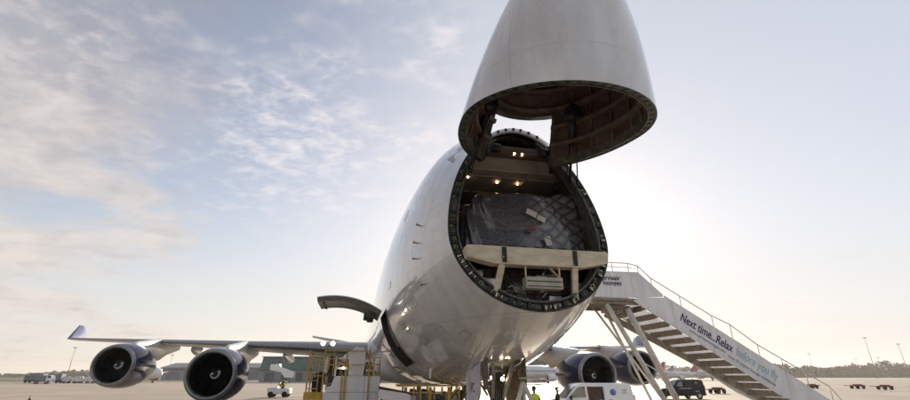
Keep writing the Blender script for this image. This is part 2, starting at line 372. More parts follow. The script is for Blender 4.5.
# ------------------------------------------------------------------ the aircraft (local x = its left, local y = aft, z = up)
X0, D0, YAW = 2.42, 7.0, R(11.7)
AC = thing('cargo_aircraft', 'white four engined freighter with its nose swung open and cargo inside', 'airplane', (X0, D0, 0), YAW)
HC = (3.292, 7.801, R(71))
def egg(w, zc, dn, up, ph, e=2.0):
    s_, c_ = math.sin(ph), math.cos(ph)
    k = 2/e
    return (w*math.copysign(abs(s_)**k, s_), zc + (up if c_ > 0 else dn)*math.copysign(abs(c_)**k, c_))
ST = [(3.0, 2.0, 5.5, 3.62, 8.76), (3.6, 2.18, 5.48, 3.36, 9.0), (4.5, 2.42, 5.45, 3.03, 9.35), (6, 2.72, 5.42, 2.62, 9.88), (8, 2.98, 5.38, 2.28, 10.02), (10, 3.13, 5.33, 2.1, 9.97),
      (13, 3.23, 5.28, 2.0, 9.85), (16, 3.25, 5.25, 2.0, 9.85), (20, 3.25, 5.25, 2.0, 9.55), (24, 3.25, 5.25, 2.0, 8.75), (28, 3.25, 5.25, 2.0, 8.5), (46, 3.25, 5.25, 2.0, 8.5),
      (52, 3.05, 5.5, 2.6, 8.5), (58, 2.45, 6.0, 3.9, 8.4), (63, 1.6, 6.6, 5.2, 8.15), (67, .75, 7.1, 6.4, 7.85), (68.6, .15, 7.3, 7.15, 7.5)]
def lerp(t, a, b): return a+(b-a)*t
def sec(y):
    if y <= ST[0][0]: return ST[0][1:]
    for i in range(len(ST)-1):
        a, b = ST[i], ST[i+1]
        if y <= b[0]:
            h = b[0]-a[0]; t = (y-a[0])/h
            out = []
            for k in range(1, 5):
                pa = ST[i-1] if i > 0 else a; pb = ST[i+2] if i+2 < len(ST) else b
                m0 = (b[k]-pa[k])/(b[0]-pa[0])*h; m1 = (pb[k]-a[k])/(pb[0]-a[0])*h
                t2, t3 = t*t, t*t*t
                out.append((2*t3-3*t2+1)*a[k]+(t3-2*t2+t)*m0+(-2*t3+3*t2)*b[k]+(t3-t2)*m1)
            return out
    return ST[-1][1:]
def FP(y, ph, off=0):
    """point on the hull; off < 0 goes inwards"""
    w_, zc, zb, zt = sec(y)
    e = 2.0+.25*min(1, max(0, (y-5)/6)) if math.cos(ph) < 0 else 1.88+.12*min(1, max(0, (y-3)/2))
    x, z = egg(w_+off, zc, zc-zb+off, zt-zc+off, ph, e)
    tilt = .2*max(0, 1-(y-3)/3.5)
    return (x, y+tilt*(z-5), z)
def gS(s): return (1-min(s, 1)**1.079)**.49
NT = -.654   # tip
def NP(s, ph, off=0):
    """point on the closed nose; s = 0 at the break, 1 at the tip"""
    k = gS(s); zc = 5.5*(1-s)+5.257*s
    x, z = egg(max(0, 2*k+off), zc, max(0, 1.88*k+off), max(0, 2.9*k+off), ph)
    return (x, (1-s)*(3+.2*(z-5))+s*NT, z)
def HR(x, y, z):
    dy, dz = y-HC[0], z-HC[1]; c_, s_ = math.cos(HC[2]), math.sin(HC[2])
    return (x-.096, HC[0]+dy*c_+dz*s_, HC[1]-dy*s_+dz*c_)

NPH = 120
DOOR = (R(-143), R(-104)); DY = (9.2, 11.0)
phs = sorted(set([round(-PI+2*PI*i/NPH, 6) for i in range(NPH)]+[DOOR[0], DOOR[1]]))
phs = [p for p in phs if not any(0 < abs(p-q) < .02 for q in DOOR)]
ys = [3.0, 3.2, 3.4, 3.7, 4, 4.4, 4.8, 5.2, 5.6, 6, 6.5, 7, 7.6, 8.2, 8.8, 9.2, 9.8, 10.4, 11, 11.9]+[12.6+.9*i for i in range(40)]+[49+1.5*i for i in range(13)]+[68.6]
GB = (5.5, 7.4, .52)     # nose gear bay: y range, half width
def skip(k, i):
    y0, y1 = ys[k], ys[k+1]; a, b = phs[i], phs[(i+1) % len(phs)]
    if DY[0] <= y0 and y1 <= DY[1]+1e-6 and DOOR[0]-1e-6 <= a and b <= DOOR[1]+1e-6 and b > a: return True
    return False
MB().loft([[FP(y, p) for p in phs] for y in ys], skip=skip, cap1=True).build('fuselage', HULL, AC)
# brow of the hull that stays behind above the opening
BS = [.0, .03, .06, .09]; NW = 29
bph = [R(-NW+2*NW*i/24) for i in range(25)]
def BP(d, p, off=0):
    q = FP(3.0, p, off); return (q[0], q[1]-d, q[2]-.12*d)
bm_ = MB().loft([[BP(s, p) for p in bph] for s in BS]+[[BP(BS[-1], p, -.14) for p in bph]]+[[BP(s, p, -.14) for p in bph] for s in BS[::-1]], closed=False)
for e_ in (bph[0], bph[-1]): bm_.loft([[BP(s, e_) for s in BS], [BP(s, e_, -.14) for s in BS]], closed=False, smooth=False)
brow = bm_.build('nose_brow', [HULL], AC)
bl = MB()
for p in bph[2:-2:3]: 
    q = BP(.09, p, -.06); bl.box((q[0], q[1]-.02, q[2]), (.06, .05, .07))
split(bl, 'bolt', 'black', brow)
# cockpit windows on the brow
cw = MB()
for sgn in (-1, 1):
    for (a0, a1) in ((.04, .30), (.34, .60), (.64, .86)):
        P4 = []
        for y_, a_ in ((3.75, a0), (3.75, a1), (4.45, a1*.92), (4.45, a0*.92)):
            q = FP(y_, sgn*a_, .012); P4.append(q)
        cw.add(P4, [(0, 1, 2, 3)])
split(cw, 'cockpit_window', 'glass', AC)
# flange ring around the opening with its latches
def ringpt(ph, off, back):
    q = FP(3.0, ph, off); return (q[0], q[1]+back, q[2])
PH0 = 20
rp = [R(PH0+(360-2*PH0)*i/110) for i in range(111)]
fl = MB().loft([[ringpt(p, -.004, 0) for p in rp], [ringpt(p, -.03, .02) for p in rp], [ringpt(p, -.03, .05) for p in rp], [ringpt(p, -.21, .05) for p in rp], [ringpt(p, -.21, -.03) for p in rp], [ringpt(p, -.25, -.03) for p in rp], [ringpt(p, -.25, .35) for p in rp]], closed=False, smooth=False)
FLG = fl.build('door_frame', 'flange', AC)
rnl = random.Random(5)
for i in range(40):
    p = R(PH0+5+(360-2*PH0-10)*i/39+rnl.uniform(-1.6, 1.6))
    c_ = Vector(ringpt(p, -.12, .02)); t_ = (Vector(ringpt(p+.02, -.12, .02))-c_).normalized(); n_ = Vector((0, 1, .0)); r_ = t_.cross(n_)
    a = MB().bar(c_-t_*rnl.uniform(.03, .09)+r_*rnl.uniform(-.03, .03), c_+t_*.02, rnl.uniform(.05, .12), .05, up=n_)
    lt = a.build('latch', 'primer', AC)
    MB().bar(c_+t_*.035, c_+t_*.12, .12, .09, up=n_).cyl(c_-n_*.05-t_*.03, c_-n_*.0-t_*.03, .025, n=8).build('latch_hook', 'black', lt)
    if rnl.random() < .45: b3 = MB().bar(c_+t_*.045-n_*.05+r_*.02, c_+t_*.075-n_*.05+r_*.02, .09, .012, up=n_).bar(c_-t_*.07-n_*.04, c_-t_*.05-n_*.04, .06, .02, up=n_)
    else: b3 = None
    if b3: split(b3, 'latch_pin', 'latch_white', lt)
# cable runs along the flange
MB().tube([ringpt(p, -.19, .0) for p in rp[::3]], .012, 6).tube([ringpt(p, -.06, .02) for p in rp[::3]], .014, 6).build('cable', 'dark_metal', AC)
# hold: lining, floor, ceiling, back wall, frames
hy = [3.25, 3.6, 4, 4.6, 5.4, 6.4, 7.6, 9, 11, 14, 18, 22]
hp_ = [R(-128+256*i/64) for i in range(65)]
MB().loft([[FP(y, p, -.2) for p in hp_] for y in hy], closed=False).build('hold_lining', 'liner', AC)
fr = MB()
for y in [3.5+.52*i for i in range(18)]:
    q0 = [FP(y, p, -.2) for p in hp_]; q1 = [FP(y, p, -.31) for p in hp_]; q2 = [FP(y+.07, p, -.31) for p in hp_]; q3 = [FP(y+.07, p, -.2) for p in hp_]
    fr.loft([q0, q1, q2, q3], closed=False, smooth=False)
split(fr, 'hold_frame', 'rib', AC)
def halfw(y, z, off=-.22):
    return max((FP(y, p, off)[0] for p in hp_ if abs(FP(y, p, off)[2]-z) < .12), default=0)
fys = [3.3, 3.8, 4.4, 5.2, 6.2, 7.5, 9, 12, 21.8]
MB().loft([[(-halfw(y, 4.9), y, 4.96), (halfw(y, 4.9), y, 4.96), (halfw(y, 4.9), y, 4.8), (-halfw(y, 4.9), y, 4.8)] for y in fys], cap0=True, cap1=True, smooth=False).build('cargo_floor', 'dark_metal', AC)
hc = MB().loft([[(-halfw(y, 7.8), y, 7.80), (halfw(y, 7.8), y, 7.80), (halfw(y, 7.8)-.05, y, 7.88), (-halfw(y, 7.8)+.05, y, 7.88)] for y in (4.5, 5.2, 6.2, 7.5, 9, 12, 21.8)], cap0=True, cap1=True, smooth=False)
for i in range(10): y = 4.9+i*1.2; hc.box((0, y, 7.785), (2*halfw(y, 7.8)-.1, .06, .04))
for i in (-1, 0, 1): hc.box((i*.7, 12.2, 7.787), (.05, 15, .03))
hc.add([(-.95, 3.75, 8.2), (.95, 3.75, 8.2), (1.3, 4.52, 7.84), (-1.3, 4.52, 7.84)], [(0, 1, 2, 3)])
HCL = hc.build('hold_ceiling', 'ceiling', AC)
MB().prism([(FP(21.9, p, -.2)[0], FP(21.9, p, -.2)[2]) for p in hp_], 'y', 21.9, 22).build('hold_back_wall', 'liner', AC)
for (x, y, z) in ((-1.05, 5.0, 7.78), (-.1, 5.2, 7.78), (.55, 5.2, 7.78), (.3, 7.0, 7.78), (-1.0, 7.6, 7.78), (-1.9, 4.9, 6.9)):
    MB().cyl((x, y, z), (x, y, z-.03), .035, n=10).build('hold_lamp', 'lamp_warm', AC)
# header beam at the top of the opening
MB().prism([(-1.1, 7.84), (1.1, 7.84), (.95, 8.0), (-.95, 8.0)], 'y', 3.62, 3.78).prism([(-.9, 7.88), (.9, 7.88), (.75, 7.95), (-.75, 7.95)], 'y', 3.57, 3.61).build('header_beam', 'rib', AC)
for x in (-.1, .12): MB().cyl((x, 3.56, 7.9), (x, 3.60, 7.9), .032, n=10).build('hold_lamp', 'lamp_warm', AC)
# sill beam, struts, hanging box and the bay below the sill
out = [(-1.66, 5.02), (1.68, 5.02), (1.71, 4.94), (1.66, 4.75), (1.04, 4.62), (-1.04, 4.62), (-1.64, 4.75), (-1.70, 4.94)]
MB().prism(out, 'y', 2.62, 2.95).build('sill_beam', 'cream', AC, bevel=.012)
rl = MB()
for i in range(11): rl.box((-1.55+.31*i, 2.72, 5.04), (.10, .12, .05))
split(rl, 'roller', 'black', AC)
for sx in (-.82, .86):
    st = MB().bar((sx, 2.66, 4.8), (sx+(-.16 if sx < 0 else 0.02), 2.86, 3.98), .13, .09).build('sill_strut', 'cream', AC)
    MB().box((sx, 2.608, 4.83), (.10, .02, .34)).build('strut_bracket', 'black', st)
bx = MB().box((.08, 2.74, 4.24), (.86, .26, .26)).build('control_box', 'grey_box', AC, bevel=.015)
MB().box((.08, 2.605, 4.27), (.80, .012, .02)).box((.08, 2.606, 4.16), (.8, .012, .015)).build('box_seam', 'dark_metal', bx)
MB().bar((-.32, 2.7, 4.62), (-.32, 2.7, 4.36), .03, .03).bar((.48, 2.7, 4.62), (.48, 2.7, 4.36), .03, .03).bar((.30, 2.8, 4.62), (.56, 2.85, 4.38), .05, .03).build('hanger', 'cream', bx)
MB().prism([(FP(3.3, p, -.3)[0], FP(3.3, p, -.3)[2]) for p in [R(102+156*i/40) for i in range(41)]], 'y', 3.9, 3.95).build('lower_bulkhead', mat('bulk', (.15, .125, .10), .55, var=.6, scale=5, bump=.4, bscale=8), AC)
rnd = random.Random(3)
dk = MB()
for i in range(15): 
    x = -1.26+.18*i; z0 = 3.62+.35*abs(x)/1.4*abs(x); dk.bar((x, 3.85, z0+.1), (x+rnd.uniform(-.1, .1), 3.85, 4.8), .03, .04)
for i in range(5): dk.bar((-1.35, 3.82, 4.05+.17*i), (1.35, 3.82, 4.05+.17*i), .03, .03)
dk.build('bulkhead_stiffener', 'rib', AC)
pp = MB()
for i in range(10):
    x = rnd.uniform(-.75, .7); z = rnd.uniform(3.8, 4.5)
    pp.tube([(x, 3.3, z), (x+rnd.uniform(-.3, .3), 3.4, z+rnd.uniform(-.1, .25)), (x+rnd.uniform(-.4, .4), 3.7, z+rnd.uniform(-.1, .3))], rnd.uniform(.015, .045), 8)
for i in range(4): pp.tube([(-.25+.05*i, 3.2, 3.75), (-.3+.06*i, 3.3, 4.1), (-.5+.08*i, 3.5, 4.5)], .018, 6)
split(pp, 'pipe', 'silver', AC)
eb = MB()
for (x, z, a, b_) in ((.62, 3.98, .34, .22), (-.95, 4.3, .3, .3), (1.25, 4.3, .34, .22), (-.15, 3.92, .22, .2), (.3, 4.5, .3, .12), (-1.25, 4.55, .26, .16)):
    eb.box((x, 3.45, z), (a, .3, b_))
split(eb, 'equipment_case', 'silver', AC, bevel=.02)
# ------------------------------------------------------------------ lifted nose door
DO = bpy.data.objects.new('nose_door', None)
NOTCH = .28
NS = [0, .04, .08, .12, .18, .28, .33, .37, .44, .51, .58, .65, .71, .77, .82, .87, .91, .945, .97, .985, .995, 1]
nph = sorted(set([R(-180+3*i) for i in range(120)]+[R(-NW), R(NW)]))
def nskip(k, i):
    a, b = nph[i], nph[(i+1) % len(nph)]
    return NS[k+1] <= NOTCH+.001 and a >= R(-NW-.01) and b <= R(NW+.01) and b > a
shell = MB().loft([[HR(*NP(s, p)) for p in nph] for s in NS], skip=nskip).build('nose_door', HULL, AC)
MB().loft([[HR(*NP(s, p, -.16)) for p in nph] for s in NS[:-3]], skip=nskip).build('door_lining', 'door_liner', shell)
rimb = MB()
rq = [R(NW+(360-2*NW)*i/100) for i in range(101)]
def rimP(p, off, ds): 
    q = NP(0, p, off); n2 = NP(.06, p, off); v = Vector(n2)-Vector(q); return HR(*(Vector(q)+v.normalized()*ds))
rimb.loft([[rimP(p, -.004, -.004) for p in rq], [rimP(p, -.03, 0) for p in rq], [rimP(p, -.03, .02) for p in rq], [rimP(p, -.15, .02) for p in rq], [rimP(p, -.15, -.005) for p in rq], [rimP(p, -.17, -.005) for p in rq], [rimP(p, -.17, .2) for p in rq]], closed=False, smooth=False)
# edges of the notch
for e_ in (R(NW), R(-NW)): rimb.loft([[HR(*NP(s, e_)) for s in NS[:6]], [HR(*NP(s, e_, -.2)) for s in NS[:6]]], closed=False, smooth=False)
rimb.loft([[HR(*NP(NOTCH, p)) for p in bph], [HR(*NP(NOTCH, p, -.25)) for p in bph]], closed=False, smooth=False)
rimb.build('rim_flange', 'flange', shell)
lt = MB()
for i in range(44):
    p = R(NW+4+(352-2*NW)*i/43); c_ = Vector(rimP(p, -.09, .014)); t_ = (Vector(rimP(p+.02, -.09, .014))-c_).normalized(); n_ = (Vector(rimP(p, -.09, .1))-c_).normalized()
    lt.bar(c_-t_*rnl.uniform(.02, .05), c_+t_*rnl.uniform(.02, .06), .07, .02, up=n_)
split(lt, 'rim_lug', 'dark_metal', shell)
hp2 = MB()
for s in (.1, .2, .3, .4, .5, .6, .7):
    qs = nph if s > .28 else rq
    cl = s > .28
    hp2.loft([[HR(*NP(s, p, -.16)) for p in qs], [HR(*NP(s, p, -.30)) for p in qs], [HR(*NP(s+.02, p, -.30)) for p in qs], [HR(*NP(s+.02, p, -.16)) for p in qs]], closed=cl, smooth=False)
for p in [R(NW+2+(356-2*NW)*i/20) for i in range(21)]:
    hp2.tube([HR(*NP(s, p, -.19)) for s in (.03, .15, .3, .45, .6)], .03, 6)
hp2.build('door_rib', 'rib', shell)
# inner pressure bulkhead of the door with panels
bq = [HR(*NP(.62, p, -.17)) for p in nph]
MB().add(bq, [tuple(range(len(bq)))]).build('door_bulkhead', 'door_liner', shell)
bb = MB()
for i in range(-4, 5):
    hw = 1.1*math.sqrt(max(0, 1-(i/5)**2))
    bb.bar(HR(-hw, 1.25, 5.1+i*.22), HR(hw, 1.25, 5.1+i*.22), .06, .05)
    bb.bar(HR(i*.22, 1.23, 5.1-hw*.8), HR(i*.22, 1.23, 5.1+hw), .05, .04)
bb.build('bulkhead_rib', 'rib', shell)
# hinge arms, drive units and stays
for sx in (-1, 1):
    p = R((NW+3)*sx)
    A = [Vector(HR(*NP(s, p, -.12))) for s in (.28, .13, 0)]
    fz = Vector(FP(3.05, R(23*sx), -.2)); 
    MB().bar(A[0], A[1], .09, .12).bar(A[1], A[2], .1, .14).bar(A[2], (fz.x*1.02, fz.y+.05, fz.z-.05), .11, .12).cyl((fz.x-.12, 3.42, 7.93), (fz.x+.12, 3.42, 7.93), .12, n=14).build('hinge_arm', 'dark_metal', AC)
    hd = Vector(HR(sx*1.05, 2.35, 6.9)); ft = Vector((sx*1.42, 3.55, 7.15))
    a = MB().cyl(hd, hd.lerp(ft, .45), .085, n=12).cyl(hd.lerp(ft, .45), ft, .035, n=10).box(hd, (.26, .3, .34)).ball(hd-Vector((.1, .05, .12)), .13, 10, 8).build('drive_unit', 'dark_metal', AC)
    MB().tube([hd+Vector((.05, 0, -.1)), ft+Vector((sx*.22, .05, -.42))], .018, 6).tube([hd+Vector((.0, 0, -.1)), ft+Vector((-sx*.1, .02, .05))], .014, 6).build('stay_cable', 'black', AC)
# ------------------------------------------------------------------ forward lower hold door
DPH = [lerp(i/16, DOOR[1], DOOR[0]) for i in range(17)]
y0_, y1_ = DY
jm = MB()
o_ = lambda y, p, off: FP(y, p, off)
for yy in DY: jm.loft([[o_(yy, p, 0) for p in DPH], [o_(yy, p, -.35) for p in DPH]], closed=False, smooth=False)
for pp_ in DOOR: jm.loft([[o_(y0_, pp_, 0), o_(y1_, pp_, 0)], [o_(y0_, pp_, -.35), o_(y1_, pp_, -.35)]], closed=False, smooth=False)
JM = jm.build('hold_door_frame', 'dark_metal', AC)
fm = MB()
fm.loft([[o_(y0_-.09, p, .006) for p in DPH], [o_(y0_-.01, p, .02) for p in DPH], [o_(y0_, p, -.05) for p in DPH]], closed=False, smooth=False)
fm.build('door_seal', 'liner', AC)
rs = MB().loft([[o_(y0_-.11, p, .005) for p in DPH[6:]], [o_(y0_-.10, p, .012) for p in DPH[6:]], [o_(y0_-.092, p, .005) for p in DPH[6:]]], closed=False, smooth=False)
rs.build('red_edge_stripe', 'red', AC)
LP = [R(-176+78*i/24) for i in range(25)]
lb = MB().loft([[o_(y, p, -.355) for p in LP] for y in (8.9, 9.7, 10.5, 11.4, 12.2)], closed=False)
for yy in (8.9, 12.2): q = [o_(yy, p, -.355) for p in LP]; q.append((-.25, yy, q[-1][2])); lb.add(q, [tuple(range(len(q)))])
lb.add([(-.3, 8.9, 2.4), (-.3, 12.2, 2.4), (-.3, 12.2, 4.75), (-.3, 8.9, 4.75)], [(0, 1, 2, 3)])
# keep the doorway clear
lb.f, lb.sm, lb.mi = zip(*[(f, a, b) for f, a, b in zip(lb.f, lb.sm, lb.mi) if not (len(f) == 4 and all(lb.v[i][0] < -.5 for i in f) and all(DOOR[0]-.02 < math.atan2(lb.v[i][0], 1e-9+1.0) or True for i in f) and all(9.6 < lb.v[i][1] < 11.5 for i in f) and all(2.5 < lb.v[i][2] < 4.5 for i in f))])
lb.build('lower_hold_lining', 'liner', AC)
hx, _, hz = FP(10.5, DOOR[1])
def swing(x, y, z, off=0):
    a = R(-134); dx, dz = x-hx, z-hz
    return (hx-.05+dx*math.cos(a)-dz*math.sin(a), y, hz+.02+dx*math.sin(a)+dz*math.cos(a))
ya, yb = y0_+.02, y1_-.02
dpt = lambda y, p, off: swing(*[FP(10.5, p, off)[0], y, FP(10.5, p, off)[2]])
PPH = [lerp(i/16, DOOR[1], R(-147)) for i in range(17)]
rings = []
for p in PPH: rings.append([dpt(ya, p, 0), dpt(yb, p, 0), dpt(yb, p, -.15), dpt(ya, p, -.15)])
LD = MB().loft(rings, cap0=True, cap1=True, smooth=False).build('lower_cargo_door', [HULL], AC)
dl = MB().loft([[dpt(ya+.03, p, -.15), dpt(yb-.03, p, -.15), dpt(yb-.03, p, -.18), dpt(ya+.03, p, -.18)] for p in PPH], cap0=True, cap1=True, smooth=False)
dl.loft([[dpt(ya-.012, p, -.03), dpt(ya-.004, p, -.03), dpt(ya-.004, p, -.145), dpt(ya-.012, p, -.145)] for p in PPH], cap0=True, cap1=True, smooth=False)
for i in range(2, 15, 3): q = dpt(ya-.02, PPH[i], -.11); dl.box(q, (.07, .05, .07))
dl.build('door_inner_skin', mat('door_skin', (.11, .095, .08), .5, var=.4, scale=4), LD)
hk = MB()
for y in (9.5, 10.0, 10.5, 10.85): hk.box(dpt(y, DPH[-1], -.12), (.08, .14, .2)).box(dpt(y, DPH[2], -.3), (.22, .16, .16)).bar(dpt(y, DPH[2], -.3), dpt(y, DPH[4], -.36), .12, .1)
split(hk, 'door_hook', 'dark_metal', LD)
# ------------------------------------------------------------------ probes and small fittings on the skin
for (y, p, l) in ((4.75, -80, .28), (4.85, -87, .3), (4.9, -95, .3), (4.75, -112, .16)):
    a = Vector(FP(y, R(p))); n_ = (Vector(FP(y, R(p), .2))-a).normalized()
    MB().bar(a, a+n_*.10, .045, .022).bar(a+n_*.09-Vector((0, .13, 0)), a+n_*.09+Vector((0, .06, 0)), .02, .02).build('air_probe', 'dark_metal', AC)
for (y, p) in ((8.5, -152), (11.5, 180), (14, 176)):
    a = Vector(FP(y, R(p))); MB().prism([(a.y-.1, a.z+.02), (a.y+.25, a.z+.02), (a.y+.28, a.z-.3), (a.y+.12, a.z-.3)], 'x', a.x-.02, a.x+.02).build('blade_antenna', 'white_paint', AC)
MB().cyl((.0, 5.2, FP(5.2, PI)[2]+.03), (.0, 5.2, FP(5.2, PI)[2]-.05), .08, .06).build('beacon_lamp', 'lamp_warm', AC)
for (y, p, l, a) in ((5.6, -118, .45, 5), (6.4, -138, .55, 5), (7.4, -122, .5, 4), (7.9, -96, .4, 3), (5.2, -140, .35, 4), (6.6, -70, .4, 3), (4.6, -152, .4, 5), (5.4, 150, .5, 5)):
    g_ = [[FP(y+l*j/4, R(p+a*i/4), .004) for i in range(5)] for j in range(5)]
    ap = MB().loft(g_, closed=False).build('access_panel', HULL, AC)
    MB().tube([FP(y, R(p), .004), FP(y, R(p+a), .004), FP(y+l, R(p+a), .004), FP(y+l, R(p), .004), FP(y, R(p), .004)], .0022, 5).build('panel_gap', 'dark_metal', ap)
# titles, small and faint on the right side of the hull
# ------------------------------------------------------------------ nose gear
GY = 6.35
gb = MB()
zb_ = FP(GY, PI)[2]
# bay: flat dark sheets proud of the skin, the well's shade in their colour
for (x0, x1) in ((-.5, -.04), (.04, .5)):
    gb.loft([[(x0, 5.5, FP(5.5, PI)[2]-.012), (x1, 5.5, FP(5.5, PI)[2]-.012), (x1, 7.3, FP(7.3, PI)[2]-.012), (x0, 7.3, FP(7.3, PI)[2]-.012)]]*2, cap0=True)
gb.build('gear_bay', 'gear_bay', AC)
for sx, m_ in ((-1, 'gear_door'), (1, 'tan_door')):
    gd = MB()
    gd.prism([(5.75, zb_+.12), (7.35, zb_-.1), (7.3, zb_-.85), (7.0, zb_-1.0), (6.0, zb_-.85), (5.75, zb_-.6)], 'x', sx*.60-.02, sx*.60+.02)
    o = gd.build('gear_door', m_, AC, bevel=.008)
    MB().bar((sx*.57, 6.2, zb_), (sx*.1, 6.4, zb_-.5), .04, .04).bar((sx*.56, 6.9, zb_), (sx*.2, 6.5, zb_-.7), .04, .04).build('door_rod', 'gear_strut', o)
    fd = MB().prism([(zb_+.25, .0), (zb_-.5, .0), (zb_-.55, .4), (zb_+.05, .46)], 'x', 0, .03)
    fd.xform(lambda a, b_, c_: (sx*.52+a, 5.35+c_, b_)); fd.build('forward_gear_door', 'gear_bay', AC)
text('door_lettering', 'VC', .36, 'text_navy', AC, Matrix(((0, 0, -1, -.624), (-1, 0, 0, 6.75), (0, 1, 0, zb_-.62), (0, 0, 0, 1))))
gs = MB().cyl((0, GY, zb_+.2), (0, GY, 1.35), .17, n=16).cyl((0, GY, 1.4), (0, GY, .62), .11, n=14).cyl((-.42, GY, .62), (.42, GY, .62), .09, n=12)
gs.bar((0, GY-.12, zb_-.05), (0, GY-.12, 1.5), .34, .1)
NG = gs.build('nose_gear', 'gear_strut', AC)
MB().bar((-.28, 5.6, zb_+.1), (-.1, GY, 1.55), .09, .09).bar((.28, 5.6, zb_+.1), (.1, GY, 1.55), .09, .09).bar((-.4, GY-.05, zb_-.1), (-.1, GY-.05, 1.7), .08, .08).bar((.4, GY-.05, zb_-.1), (.1, GY-.05, 1.7), .08, .08).box((0, GY-.1, 1.62), (.62, .12, .12)).build('drag_brace', 'gear_strut', NG)
MB().bar((0, GY+.16, 1.35), (0, GY+.42, 1.0), .16, .05).bar((0, GY+.42, 1.0), (0, GY+.14, .68), .16, .05).build('torque_link', 'gear_strut', NG)
hs = MB()
for i in range(6): hs.tube([(-.12+.05*i, GY-.2, zb_-.1), (-.15+.06*i, GY-.22, 1.9), (-.1+.04*i, GY-.2, 1.3)], .014, 6)
hs.build('hose', 'black', NG)
for sx in (-.3, .3):
    wl = MB()
    prof = [(.22, .14), (.55, .17), (.60, .14), (.62, .06), (.62, -.06), (.60, -.14), (.55, -.17), (.22, -.14)]
    wl.loft([[(sx+t, GY+r*math.cos(a), .62+r*math.sin(a)) for a in [2*PI*i/28 for i in range(28)]] for r, t in prof])
    W_ = wl.build('wheel', 'rubber', NG)
    MB().cyl((sx-.13, GY, .62), (sx+.13, GY, .62), .22, n=20).build('rim', 'gear_strut', W_)
for (x, z) in ((-.2, 2.30), (.10, 2.27)):
    hl = MB().cyl((x, GY-.32, z), (x, GY-.17, z), .09, .06, n=14).build('landing_light', 'dark_metal', NG)
    MB().cyl((x, GY-.335, z), (x, GY-.322, z), .05, n=14).build('lens', 'lamp', hl)
# ------------------------------------------------------------------ wings, pylons, engines
def airfoil(y0, ch, z, x, th):
    pts = []
    for t in (0, .01, .04, .1, .2, .35, .5, .7, .88, 1): pts.append((x, y0+t*ch, z+th*ch*(1.1*math.sqrt(t)*(1-t)+.04*t*(1-t))*1.05))
    for t in (.88, .7, .5, .35, .2, .1, .04, .01): pts.append((x, y0+t*ch, z-th*ch*.55*math.sqrt(t)*(1-t)*1.2))
    return pts
WS = [(2.3, 21.0, 15.5, 3.62, .12), (3.3, 21.9, 14.6, 3.7, .12), (7.5, 25.6, 11.6, 4.1, .11), (11.9, 29.3, 9.2, 4.42, .105), (20.5, 36.9, 6.4, 5.05, .10), (27, 42.6, 4.9, 5.5, .095), (33.4, 48.0, 3.7, 5.92, .09)]
def wing_at(x):
    for a, b in zip(WS[:-1], WS[1:]):
        if a[0] <= x <= b[0]:
            t = (x-a[0])/(b[0]-a[0]); return [lerp(t, a[k], b[k]) for k in range(5)]
for sx in (-1, 1):
    Wg = MB().loft([airfoil(s_[1], s_[2], s_[3], sx*s_[0], s_[4]) for s_ in WS], cap0=True, cap1=True).build('wing', 'wing_grey', AC)
    # leading edge skin of bare metal
    le = MB()
    rr = []
    for s_ in WS[1:]:
        a = airfoil(s_[1], s_[2], s_[3], sx*s_[0], s_[4]); r0 = [a[14], a[15], a[16], a[17], a[0], a[1], a[2], a[3]][2:]
        rr.append([(q[0], q[1]-.012, q[2]+(.006 if j > 3 else -.006)) for j, q in enumerate(r0)])
    le.loft(rr, closed=False).build('slat', 'lip_metal', Wg)
    # winglet
    tx, ty, tch, tz = WS[-1][0], WS[-1][1], WS[-1][2], WS[-1][3]
    wr = []
    for t, in ((0,), (.15,), (1,)):
        c_ = lerp(t, tch*.97, 1.1); yy = ty+.1+t*2.75; xx = tx+.75*t; zzv = tz+.05+1.55*t
        wr.append([(sx*(xx+.05*h), yy+u*c_, zzv) for u, h in ((0, 0), (.15, 1), (.5, 1), (1, 0), (.5, -1), (.15, -1))])
    MB().loft(wr, cap1=True).build('winglet', 'lilac', Wg)
    # flap track fairings
    for x in (6.3, 9.6, 15.2, 18.3, 23.5):
        q = wing_at(x); ff = MB(); c_ = q[2]; y_ = q[1]+c_*.45; ln = c_*.68; zc_ = q[3]-.25-c_*.012
        ff.loft([[(sx*x+r*math.cos(a)*.26, y_+ln*t, zc_-.12*t*2+r*math.sin(a)*.42) for a in [2*PI*i/12 for i in range(12)]] for t, r in ((0, .02), (.08, .5), (.25, .95), (.5, 1.), (.75, .7), (1, .03))])
        ff.build('flap_fairing', 'wing_grey', Wg)
